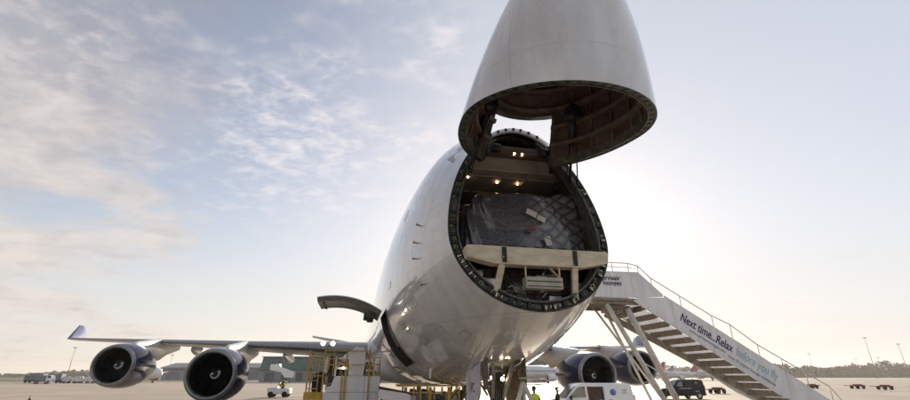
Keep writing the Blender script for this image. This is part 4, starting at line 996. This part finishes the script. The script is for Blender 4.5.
for i in range(18): rr_.cyl((lx(-4.9), .4+.21*i, 2.0), (lx(-3.1), .4+.21*i, 2.0), .045, n=8)
split(rr_, 'roller', 'bare_metal', LO)
MB().box((lx(-5.35), .3, 1.72), (.62, .9, .14)).box((lx(-5.35), -.16, 1.6), (.62, .03, .12)).build('operator_step', 'yellow', LO)
MB().box((lx(-5.25), .45, 2.05), (.4, .4, .5)).box((lx(-5.2), .7, 2.3), (.35, .1, .4)).build('operator_seat', 'navy_cloth', LO, bevel=.06)
MB().box((lx(-4.75), 1.0, 2.6), (.3, .5, 1.0)).box((lx(-4.72), .5, 2.35), (.3, .3, .5)).build('control_column', 'dark_metal', LO, bevel=.03)
MB().box((lx(-4.3), 2.6, 2.5), (.6, .6, .7)).box((lx(-3.4), 2.4, 2.6), (.4, .4, .6)).build('motor_housing', 'grey_box', LO, bevel=.04)
for (x, y, z1) in ((-5.6, -.05, 3.26), (-5.04, -.1, 3.42), (-4.22, -.1, 3.3), (-3.36, -.1, 3.35), (-5.6, 1.2, 3.2), (-2.95, .2, 2.95), (-3.36, 2.6, 3.2), (-5.04, 2.6, 3.2), (-4.35, -.1, 2.4), (-3.3, .4, 2.9)):
    MB().bar((lx(x), y, 1.3), (lx(x), y, z1), .05, .05).build('post', 'yellow', LO)
ra = MB()
for (a, b) in (((-5.04, -.1, 3.24), (-3.36, -.1, 3.24)), ((-5.04, -.1, 2.74), (-3.36, -.1, 2.74)), ((-5.6, -.05, 3.2), (-5.6, 1.2, 3.15)), ((-5.6, -.05, 2.6), (-5.6, 1.2, 2.6)), ((-5.6, 1.2, 3.15), (-5.04, 2.6, 3.15)), ((-3.36, -.1, 3.24), (-3.36, 2.6, 3.15)), ((-3.36, -.1, 2.8), (-2.95, .2, 2.75)), ((-2.95, .2, 2.75), (-2.92, .25, 2.0)), ((-3.36, -.1, 2.5), (-3.0, .2, 2.45))):
    ra.bar((lx(a[0]), a[1], a[2]), (lx(b[0]), b[1], b[2]), .035, .035)
ra.build('guard_rail', 'yellow', LO)
for x in (-5.16, -4.80):
    f_ = MB().cyl((lx(x), -.12, 3.5), (lx(x), -.02, 3.5), .085, .06, n=16).bar((lx(x), -.06, 3.5), (lx(-5.0), -.06, 3.36), .03, .03).build('floodlight', 'dark_metal', LO)
    MB().cyl((lx(x), -.135, 3.5), (lx(x), -.122, 3.5), .075, n=16).build('lens', mat('flood', (1, .95, .85), .3, emit=(1, .86, .62), estr=22), f_)
MB().cyl((lx(-4.32), -.15, 2.62), (lx(-4.32), -.13, 2.62), .04, n=12).build('work_lamp', 'lamp', LO)
ld = MB()
for k in range(7): ld.bar((lx(-5.6), -.06, 1.35+.28*k), (lx(-5.22), -.06, 1.35+.28*k), .03, .03)
ld.bar((lx(-5.22), -.06, 1.2), (lx(-5.22), -.06, 3.1), .035, .035)
ld.build('ladder', 'yellow', LO)
wf = MB()
for x in (-4.62, -3.18): wf.bar((lx(x), .02, 2.34), (lx(x), .02, 3.05), .07, .05)
wf.bar((lx(-4.66), .02, 2.62), (lx(-4.15), .02, 2.62), .05, .07); wf.bar((lx(-3.52), .02, 2.9), (lx(-3.14), .02, 2.9), .05, .07); wf.bar((lx(-3.5), .02, 2.55), (lx(-3.0), .02, 2.55), .09, .05)
split(wf, 'cab_frame', 'white_paint', LO)
y2 = MB()
for (a, b) in (((-3.36, -.12, 3.0), (-2.9, .0, 3.0)), ((-3.2, -.12, 2.34), (-3.2, -.12, 3.0)), ((-3.05, -.1, 2.34), (-3.05, -.1, 2.9)), ((-5.04, -.1, 2.95), (-4.3, -.1, 2.95)), ((-5.6, -.05, 2.9), (-5.04, -.1, 2.9)), ((-5.6, -.05, 2.35), (-5.04, -.1, 2.35)), ((-4.7, -.1, 2.34), (-4.7, -.1, 3.24))):
    y2.bar((lx(a[0]), a[1], a[2]), (lx(b[0]), b[1], b[2]), .03, .03)
split(y2, 'guard_rail', 'yellow', LO)
ck = MB()
for k in range(9):
    xa = -4.95+.2*k; ck.tube([(lx(xa), .35+.1*(k % 3), 2.35), (lx(xa+.1), .3, 2.6+.08*(k % 4)), (lx(xa+.25), .5, 2.5)], .022, 6)
ck.build('hydraulic_hose', 'black', LO)
MB().bar((lx(-5.04), 1.3, 2.4), (lx(-3.36), 1.3, 3.15), .07, .07).bar((lx(-5.04), 1.3, 3.15), (lx(-3.36), 1.3, 2.4), .07, .07).build('lift_arm', 'yellow', LO)
MB().box((lx(-4.5), .9, 2.52), (.34, .4, .34)).box((lx(-3.3), .8, 2.5), (.28, .4, .42)).build('valve_box', 'tan_door', LO, bevel=.03)
MB().box((lx(-4.72), 3.2, 2.55), (1.0, 1.2, 1.1)).build('container_shell', 'silver', LO, bevel=.06)
MB().tube([(lx(-2.9), -.02, 1.95), (lx(-2.78), -.08, 1.85), (lx(-2.74), -.08, 1.7), (lx(-2.82), -.08, 1.6)], .02, 6).build('coiled_cable', 'black', LO)
for x in (-4.9, -3.1):
    for y in (.6, 3.6): MB().cyl((lx(x)-.15, y, .42), (lx(x)+.15, y, .42), .42, n=20).build('wheel', 'rubber', LO)

# belt loader
BLT = thing('belt_loader', 'low white belt loader with a dark red belt beside the cargo loader', 'belt loader', W(-2.25, 10.4), YAW)
bm2 = MB().prism([(-.75, 1.62), (.35, 1.45), (.35, 1.72), (.20, 1.78), (-.75, 1.92)], 'y', 0, .08).prism([(-.75, 1.62), (.35, 1.45), (.35, 1.72), (-.75, 1.92)], 'y', 1.0, 1.08)
split(bm2, 'boom', 'white_paint', BLT, bevel=.01)
MB().prism([(-.74, 1.88), (.34, 1.70), (.34, 1.80), (-.74, 2.0)], 'y', .08, 1.0).build('belt', mat('belt', (.10, .03, .025), .7, var=.3), BLT)
MB().box((-.2, .5, .9), (1.6, 1.1, .5)).bar((-.5, .5, 1.0), (-.5, .5, 1.65), .2, .2).bar((.2, .5, 1.0), (.2, .5, 1.5), .2, .2).build('chassis', 'white_paint', BLT, bevel=.03)
for x in (-.8, .5):
    for y in (0, 1.0): MB().cyl((x, y-.1, .35), (x, y+.1, .35), .35, n=18).build('wheel', 'rubber', BLT)

# yellow work platform under the belly
YP = thing('work_platform', 'yellow tubular work platform under the belly between the loaders and the nose gear', 'work platform', W(-1.1, 10.6), YAW)
fr_ = MB()
for i, x in enumerate((-.95, -.7, -.42, -.12, .08, .32, .62, .95)): fr_.bar((x, 0, 0.05), (x+(.03 if i % 2 else -.02), 0, 1.98), .055 if i % 3 else .10, .06)
for x in (-.95, 0, .95): fr_.bar((x, 1.3, .05), (x, 1.3, 1.98), .06, .06)
split(fr_, 'post', 'yellow', YP)
MB().bar((-1.3, -.02, 2.02), (1.5, -.02, 2.02), .05, .05).bar((-.98, .0, 1.80), (.98, 0, 1.80), .04, .05).bar((-1.1, 1.3, 2.0), (1.2, 1.3, 2.0), .05, .05).bar((-1.35, -.1, 2.06), (1.9, .2, 2.1), .03, .03).build('rail', mat('tan_rail', (.48, .34, .12), .5, var=.3), YP)
MB().box((0, .65, 1.16), (2.0, 1.4, .08)).build('deck', 'dark_metal', YP)
MB().bar((-.9, 0, 1.8), (-.55, 0, 1.3), .04, .04).bar((-.1, 0, 1.95), (.3, 0, 1.5), .05, .05).bar((.6, 0, 1.5), (.95, 0, 1.9), .04, .04).build('brace', 'dark_metal', YP)
gx = MB().box((-.75, .1, 1.45), (.3, .4, .5)).box((.72, .5, 1.5), (.4, .4, .55)).build('tool_box', 'grey_box', YP, bevel=.02)
# ground cart with hoses behind
GC = thing('ground_power_cart', 'dark ground power cart standing behind the nose wheels', 'power cart', W(-.35, 14.5), YAW)
MB().box((0, 0, 1.05), (1.5, 2.2, 1.1)).build('housing', 'bld_slate', GC, bevel=.06)
MB().box((0, -1.11, 1.2), (1.1, .02, .5)).build('grille', 'black', GC)
for x in (-.6, .6):
    for y in (-.8, .8): MB().cyl((x-.1, y, .3), (x+.1, y, .3), .3, n=16).build('wheel', 'rubber', GC)
# strut props by the nose gear (long inclined pole against the belly)
PR = tag(MB().bar((0, 0, .02), (.62, .5, 2.05), .06, .05).bar((-.5, .1, .02), (-.1, .3, 1.9), .05, .05).bar((-.35, .17, .8), (.35, .3, .8), .04, .04).build('prop', 'dark_metal'), 'dark slanting prop leaning under the belly left of the nose gear', 'prop')
PR.location = W(-.95, 8.2); PR.rotation_euler = (0, 0, YAW)
# tripod jack under the nose
JK = thing('tripod_jack', 'pale tubular tripod stand under the nose with splayed legs', 'jack', W(.46, 5.4), YAW)
MB().cyl((0, 0, 1.2), (0, 0, 2.28), .06, n=12).cyl((0, 0, 2.26), (0, 0, 2.32), .1, n=12).build('ram', 'gear_strut', JK)
for a in (R(-160), R(-20), R(90)):
    MB().cyl((0, 0, 2.2), (.95*math.cos(a), .95*math.sin(a), .03), .06, n=10).cyl((.95*math.cos(a), .95*math.sin(a), 0), (.95*math.cos(a), .95*math.sin(a), .04), .1, n=12).build('leg', 'tube_white', JK)
    MB().cyl((0, 0, 1.25), (.48*math.cos(a), .48*math.sin(a), 1.1), .025, n=8).build('stay', 'tube_white', JK)

# ------------------------------------------------------------------ small white ramp tug
TG = thing('ramp_tug', 'small white open cab ramp tug driving on the apron in front of the terminal', 'tug', (-20.9, 57.0, 0), R(4))
MB().prism([(-1.3, .45), (-1.32, .95), (-1.1, 1.05), (-.2, 1.08), (-.12, .98), (1.25, .95), (1.3, .4), (1.1, .35), (-1.1, .35)], 'y', -.65, .65).build('body', 'white_paint', TG, bevel=.05)
MB().bar((-.25, -.55, 1.05), (0, -.5, 1.68), .06, .06).bar((-.25, .55, 1.05), (0, .5, 1.68), .06, .06).bar((.55, -.55, .98), (.5, -.5, 1.68), .08, .06).bar((.55, .55, .98), (.5, .5, 1.68), .08, .06).box((.25, 0, 1.7), (.75, 1.15, .06)).build('cab_frame', 'dark_metal', TG)
MB().add([(-.26, -.52, 1.08), (-.26, .52, 1.08), (-.02, .48, 1.66), (-.02, -.48, 1.66)], [(0, 1, 2, 3)]).build('windscreen', 'glass_bright', TG)
MB().box((.35, 0, 1.0), (.4, .9, .12)).box((.55, 0, 1.2), (.1, .9, .4)).build('seat', 'black', TG)
for x in (-.85, .75):
    for y in (-.6, .6): MB().cyl((x, y-.1, .32), (x, y+.1, .32), .32, n=18).build('wheel', 'rubber', TG)
tag(MB().ball((0, 0, .32), (.17, .2, .34), 14, 10).ball((0, 0, .74), (.10, .11, .13), 12, 8, mi=1).cyl((-.18, -.1, .5), (-.3, -.32, .25), .055, .045, n=8).cyl((.18, -.1, .5), (.28, -.32, .25), .055, .045, n=8).build('person', ['hivis', 'skin']), 'person in a green high visibility jacket driving the small white tug', 'person')
dr = bpy.data.objects['person.005'] if 'person.005' in bpy.data.objects else [o for o in bpy.data.objects if o.name.startswith('person') and o.type == 'MESH'][0]
dr.location = (-20.65, 57.0, 1.02); dr.rotation_euler = (0, 0, R(-86))

# ------------------------------------------------------------------ red towing dollies on the right
def dolly(loc, rz, label):
    D_ = thing('tow_dolly', label, 'dolly', loc, rz, 'red tow dollies on the far apron')
    MB().box((0, 0, .55), (1.9, 1.3, .22)).box((.2, 0, .74), (1.0, 1.1, .2)).build('frame', 'red', D_, bevel=.02)
    MB().bar((-.9, 0, .5), (-3.0, 0, .62), .10, .10).bar((.9, 0, .6), (1.9, 0, .6), .12, .12).build('drawbar', 'red', D_)
    for x in (-.6, .7):
        for y in (-.6, .6): MB().cyl((x, y-.1, .33), (x, y+.1, .33), .33, n=14).build('wheel', 'rubber', D_)
    return D_
D1 = dolly((78.0, 86.5, 0), R(6), 'red low tow dolly nearest the foot of the stairs')
dup(D1, (71.8, 96, 0), R(-4), 'red low tow dolly farther back, just past the handrail end of the stairs')
dup(D1, (78.6, 93, 0), R(10), 'red low tow dolly behind the one nearest the stairs')
dup(D1, (85.0, 86.0, 0), R(2), 'red low tow dolly second from the right edge of the photo')
dup(D1, (90.6, 87.0, 0), R(8), 'red low tow dolly at the far right edge')
# brown tow cart seen under the stairs
TC = dup(D1, (37.3, 68, 0), R(30), 'red low tow dolly seen beneath the stairs beside the black van')
# traffic cone
CN = thing('traffic_cone', 'small dark red traffic cone alone on the apron at the left', 'cone', (-43.9, 49.6, 0))
MB().cyl((0, 0, .04), (0, 0, .5), .13, .03, n=16).build('cone_body', 'orange', CN); MB().box((0, 0, .02), (.36, .36, .04)).build('base', 'rubber', CN); MB().cyl((0, 0, .22), (0, 0, .32), .091, .072, n=16).build('white_band', 'latch_white', CN)

# ------------------------------------------------------------------ terminal building
TB = thing('terminal_building', 'long low terminal with a green band of glazing above grey walls behind the aircraft', 'terminal', (-20, 196, 0), R(3))
MB().box((0, 8, 2.3), (120, 16, 4.6)).build('wall', 'bld_grey', TB)
MB().prism([(-.9, 4.6), (17, 4.6), (17, 9.6), (1.4, 9.6)], 'x', -60, 60).build('upper_storey', 'bld_green', TB)
MB().box((0, 9, 9.75), (121, 16.4, .3)).build('roof', 'bld_slate', TB)
mu_ = MB()
for i in range(48): x = -58.8+2.5*i; mu_.bar((x, -.94, 4.7), (x, 1.36, 9.55), .10, .06)
for z in (6.2, 7.9): yq = lerp((z-4.6)/5, -.95, 1.35); mu_.bar((-60, yq, z), (60, yq, z), .08, .1)
mu_.build('mullion', 'bld_slate', TB)
for i in range(20):
    x = -56+6*i
    MB().box((x, -.02, 1.9), (2.6 if i % 3 else 3.8, .08, 2.4 if i % 2 else 3.2)).build('window', 'bld_glass', TB)
# jet bridge like white stairs in front of the terminal
AB = thing('air_bridge', 'white covered stair unit standing against the green and grey terminal', 'boarding stairs', (-66.0, 180, 0), R(5))
MB().prism([(-4.5, 6.4), (-1.2, 6.6), (-.6, 5.4), (3.8, 3.9), (4.4, 3.9), (4.4, 1.7), (1.4, 1.7), (-.4, 3.7), (-4.5, 4.4)], 'y', -1.2, 1.2).build('tunnel', 'white_paint', AB, bevel=.05)
MB().box((-3.5, 0, 2.2), (.4, .4, 4.4)).box((3, 0, .9), (.5, .5, 1.7)).box((3, 0, .35), (2.4, 1.8, .5)).build('support', 'bld_slate', AB)
# slate-roofed hangar farther left
HG = thing('hangar', 'grey blue hangar with a shallow slate roof far behind the left engines', 'hangar', (-150, 292, 0), R(2))
MB().box((0, 15, 3.2), (62, 30, 6.4)).build('wall', 'bld_grey', HG)
MB().prism([(-1, 6.4), (31, 6.4), (31, 7.2), (15, 10.2), (-1, 7.2)], 'x', -32, 32).build('roof', 'bld_slate', HG)
for i in range(5): MB().box((-24+12*i, -.03, 2.4), (8, .1, 4.8)).build('door', 'bld_slate', HG)

# ------------------------------------------------------------------ parked airliners
def airliner(label, loc, rz, tail, k=1.0, belly='plane_white', en='plane_white'):
    A = thing('parked_airliner', label, 'airplane', loc, rz, 'airliners parked on the far apron')
    A.scale = (k, k, k)
    st = [(-17, .05, 2.9), (-16.6, .55, 2.95), (-15.6, 1.15, 3.1), (-14, 1.65, 3.25), (-12, 1.9, 3.4), (8, 1.9, 3.4), (12, 1.5, 3.8), (16, .8, 4.3), (19, .2, 4.7)]
    MB().loft([[(r*math.cos(a), y, z+r*1.03*math.sin(a)) for a in [2*PI*i/20 for i in range(20)]] for y, r, z in st]).build('fuselage', belly, A)
    for sx in (-1, 1):
        MB().loft([[(sx*x, y+u*c, z+h*c) for u, h in ((0, 0), (.2, .06), (1, 0), (.3, -.05))] for x, y, c, z in ((1.2, -4, 7, 2.5), (6, .2, 3.6, 2.9), (17, 8, 1.4, 3.9))], cap1=True).build('wing', 'wing_grey', A)
        MB().loft([[(sx*5.4+r*math.cos(a), y, 1.75+r*math.sin(a)) for a in [2*PI*i/16 for i in range(16)]] for y, r in ((-4.6, .7), (-5, .95), (-4, 1.08), (-2, 1.0), (-.5, .6))]).build('engine', en, A)
        MB().loft([[(sx*x, y+u*c, z+h*c) for u, h in ((0, 0), (.3, .05), (1, 0), (.3, -.05))] for x, y, c, z in ((.4, 14, 4, 4.6), (6.2, 18, 1.5, 5.1))], cap1=True).build('tailplane', 'wing_grey', A)
        wn = MB()
        for i in range(24): wn.box((sx*1.9, -11+.8*i, 3.75), (.05, .35, .4))
        wn.build('window_row', 'bld_glass', A)
        MB().cyl((sx*2.6, 2, 1.9), (sx*2.6, 2, .45), .14, n=8).cyl((sx*2.6-.25, 2, .45), (sx*2.6+.25, 2, .45), .45, n=12).build('main_gear', 'rubber', A)
    MB().loft([[(h*c*.06, y+u*c, z) for u, h in ((0, 0), (.3, 1), (1, 0), (.3, -1))] for y, c, z in ((10, 6.4, 5.0), (16.2, 2.6, 11.4))], cap1=True).build('tail_fin', tail, A)
    MB().cyl((0, -12.5, 1.8), (0, -12.5, .4), .1, n=8).cyl((-.2, -12.5, .4), (.2, -12.5, .4), .4, n=12).build('nose_gear', 'rubber', A)
    MB().add([(-.7, -15.95, 3.55), (.7, -15.95, 3.55), (.6, -15.2, 4.05), (-.6, -15.2, 4.05)], [(0, 1, 2, 3)]).build('cockpit_window', 'bld_glass', A)
    return A
def pxpos(u, D): return (u-455)/F*D*.928
airliner('white airliner with a blue tail fin parked behind the nose gear', (pxpos(548, 150), 150, 0), R(-62), 'blue')
airliner('white airliner with red engines, only its nose showing behind the outer left engine', (pxpos(127, 172), 176, 0), R(62), 'plane_red', 1., 'plane_white', 'plane_red')
airliner('white airliner with a red tail fin standing left of the black van', (pxpos(645, 235), 238, 0), R(-75), 'plane_red', .8)
airliner('white airliner with a red tail fin standing directly behind the black van', (pxpos(680, 250), 252, 0), R(-70), 'plane_red', .85)
airliner('white airliner with a red tail fin half hidden by the lower part of the stairs', (pxpos(712, 262), 262, 0), R(-80), 'plane_red')
airliner('white airliner with a grey blue tail fin behind the stair legs', (pxpos(660, 320), 325, 0), R(-78), 'lilac', .8)

# ------------------------------------------------------------------ far left apron: containers, trucks
def unit(loc, label, k=1.0):
    U = thing('cargo_container', label, 'container', loc, R(5), 'white containers on dollies by the grass')
    MB().prism([(-1.0*k, .6), (1.0*k, .6), (1.0*k, 1.5), (.75*k, 2.2*k), (-.75*k, 2.2*k), (-1*k, 1.5)], 'y', -.75, .75).build('shell', 'plane_white', U)
    MB().box((0, 0, .45), (2.2, 1.6, .14)).build('dolly_bed', 'dark_metal', U)
    for x in (-.8, .8): MB().cyl((x, -.7, .22), (x, .7, .22), .22, n=10).build('wheel', 'rubber', U)
    return U
labs = ['white container at the left end of the row by the grass', 'tall white container second from the left by the grass', 'white container in the middle of the row by the grass', 'white container fourth from the left by the grass', 'white container closest to the outer left engine']
U0 = None
for i, lb_ in enumerate(labs):
    p = (pxpos(68+6.2*i, 165), 165+(i % 2)*2, 0)
    U0 = unit(p, lb_) if i == 0 else U0
    if i: dup(U0, p, R(5+9*i), lb_)
def truck(loc, rz, label, box, cab, h):
    T = thing('service_truck', label, 'truck', loc, rz, 'service trucks at the left of the apron')
    MB().box((1.0, 0, .95+h/2), (4.4, 2.3, h)).build('load_box', box, T, bevel=.05)
    MB().prism([(-3.0, .6), (-3.0, 1.6), (-2.5, 2.6), (-1.35, 2.6), (-1.35, .6)], 'y', -1.1, 1.1).build('cab', cab, T, bevel=.08)
    MB().prism([(-2.93, 1.65), (-2.53, 2.45), (-1.7, 2.45), (-1.7, 1.65)], 'y', -1.115, 1.115).build('cab_window', 'glass', T)
    MB().box((0, 0, .7), (6, 1.0, .25)).build('frame', 'black', T)
    for x in (-2.2, 2.0):
        for y in (-.95, .95): MB().cyl((x, y-.15, .5), (x, y+.15, .5), .5, n=14).build('wheel', 'rubber', T)
truck((pxpos(36, 172), 172, 0), R(5), 'dark grey service truck leftmost beyond the cone', 'bld_slate', 'bld_slate', 2.2)
truck((pxpos(44.5, 160), 160, 0), R(-170), 'grey service truck with a white cab in the middle of the three at the left', 'bld_slate', 'white_paint', 1.5)
truck((pxpos(54, 168), 168, 0), R(8), 'dark service truck nearest the row of white containers', 'bld_slate', 'white_paint', 2.0)
# long low barrier below the trucks
tag(MB().box((0, 0, .35), (6.5, .4, .7)).box((-1.6, -.21, .35), (1.5, .02, .68), mi=1).box((1.6, -.21, .35), (1.5, .02, .68), mi=1).build('barrier', ['plane_white', 'red'], bevel=.03), 'red and white low barrier lying in front of the service trucks', 'barrier').location = (pxpos(44, 148), 148, 0)
# ------------------------------------------------------------------ light masts
def mast(u, D, h, label, arms=1):
    T = thing('light_mast', label, 'light mast', (pxpos(u, D), D, 0), 0, 'tall light masts around the apron')
    MB().cyl((0, 0, 0), (0, 0, h), .32, .16, n=10).build('pole', 'pole_grey', T)
    MB().bar((-1.6, 0, h), (1.6, 0, h), .25, .25).build('cross_arm', 'pole_grey', T)
    for x in (-1.3, -.45, .45, 1.3): MB().box((x, -.3, h+.35), (.7, .6, .5)).build('lamp_head', 'bare_metal', T)
mast(67, 420, 26, 'slim light mast standing below the left wing tip')
mast(877, 400, 33, 'tallest light mast, at the right among the trees')
mast(909.5, 420, 29, 'light mast at the extreme right edge')
mast(884, 520, 21, 'shorter light mast just right of the tallest one')
mast(815, 560, 27, 'pale distant light mast just beyond the stairs end')
mast(851, 800, 26, 'far faint light mast left of the tallest one')
mast(861, 700, 26, 'far faint light mast close beside the tallest one')
mast(168, 480, 22, 'thin light mast behind the outer left engine pylon')
# ------------------------------------------------------------------ woods
def wood(name, label, x0, x1, d, hfun, n, seed, leafsize=2.2, depth=30):
    r = random.Random(seed); b = MB()
    x = x0
    while x < x1:
        h = hfun(x)*r.uniform(.75, 1.12); wd = h*r.uniform(.45, .7); cy = d+r.uniform(0, depth)
        b.cyl((x, cy, 0), (x, cy, h*.5), .35, .2, 6, False, 1)
        for k in range(n):
            a = r.uniform(0, 2*PI); e = r.uniform(-1, 1); rr_ = (r.random()**.4)
            c = Vector((x+wd*rr_*math.cos(a)*math.sqrt(1-e*e)*r.uniform(.8, 1.2), cy+wd*rr_*math.sin(a)*math.sqrt(1-e*e), h*.52+h*.48*rr_*e))
            s_ = leafsize*r.uniform(.5, 1.2)
            n1 = Vector((r.uniform(-1, 1), r.uniform(-1, 1), r.uniform(-1, 1))).normalized(); n2 = n1.orthogonal().normalized()
            n3 = n1.cross(n2)
            b.add([c-n2*s_*.5, c+n3*s_*.5, c+n2*s_*.6, c-n3*s_*.5], [(0, 1, 2, 3)])
        # low scrub
        for k in range(n//2):
            c = Vector((x+r.uniform(-wd, wd), cy-4+r.uniform(-2, 2), r.uniform(.2, h*.4))); s_ = leafsize
            n1 = Vector((r.uniform(-1, 1), r.uniform(-1, 1), r.uniform(-.5, .5))).normalized(); n2 = n1.orthogonal().normalized(); n3 = n1.cross(n2)
            b.add([c-n2*s_*.5, c+n3*s_*.5, c+n2*s_*.5, c-n3*s_*.5], [(0, 1, 2, 3)])
        x += wd*r.uniform(.5, .9)
    o = b.build(name, ['leaf', 'trunk'], merge=False); o['kind'] = 'stuff'; o['label'] = label; o['category'] = 'wood'
    return o
wood('far_wood', 'dark green wood along the horizon on the right behind the light masts', 330, 800, 640, lambda x: 13+6.5*max(0, min(1, (x-380)/260))+2.5*math.sin(x*.045), 260, 11, 3.0)
wood('distant_wood', 'pale distant wood behind the parked airliners', 150, 480, 900, lambda x: 18+5*math.sin(x*.02), 150, 12, 4, 60)
wood('left_wood', 'low dark wood along the horizon behind the grass at the left', -1150, -420, 720, lambda x: 7.5+2.0*math.sin(x*.03)+2*math.sin(x*.011+1), 110, 13, 2.6)
# ------------------------------------------------------------------ the air between here and the horizon
hz_ = MB().box((0, 2350, 21.5), (4400, 4800, 45)).build('haze', bpy.data.materials.new('haze_air'))
hz_['kind'] = 'stuff'; hz_['label'] = 'pale evening haze over the airfield'; hz_['category'] = 'haze'
hm = hz_.data.materials[0]; hm.use_nodes = True
hm.node_tree.nodes.remove(hm.node_tree.nodes['Principled BSDF'])
pv = hm.node_tree.nodes.new('ShaderNodeVolumePrincipled'); pv.inputs['Density'].default_value = .00022; pv.inputs['Color'].default_value = (.95, .92, .88, 1); pv.inputs['Anisotropy'].default_value = .3
hm.node_tree.links.new(pv.outputs[0], hm.node_tree.nodes['Material Output'].inputs['Volume'])
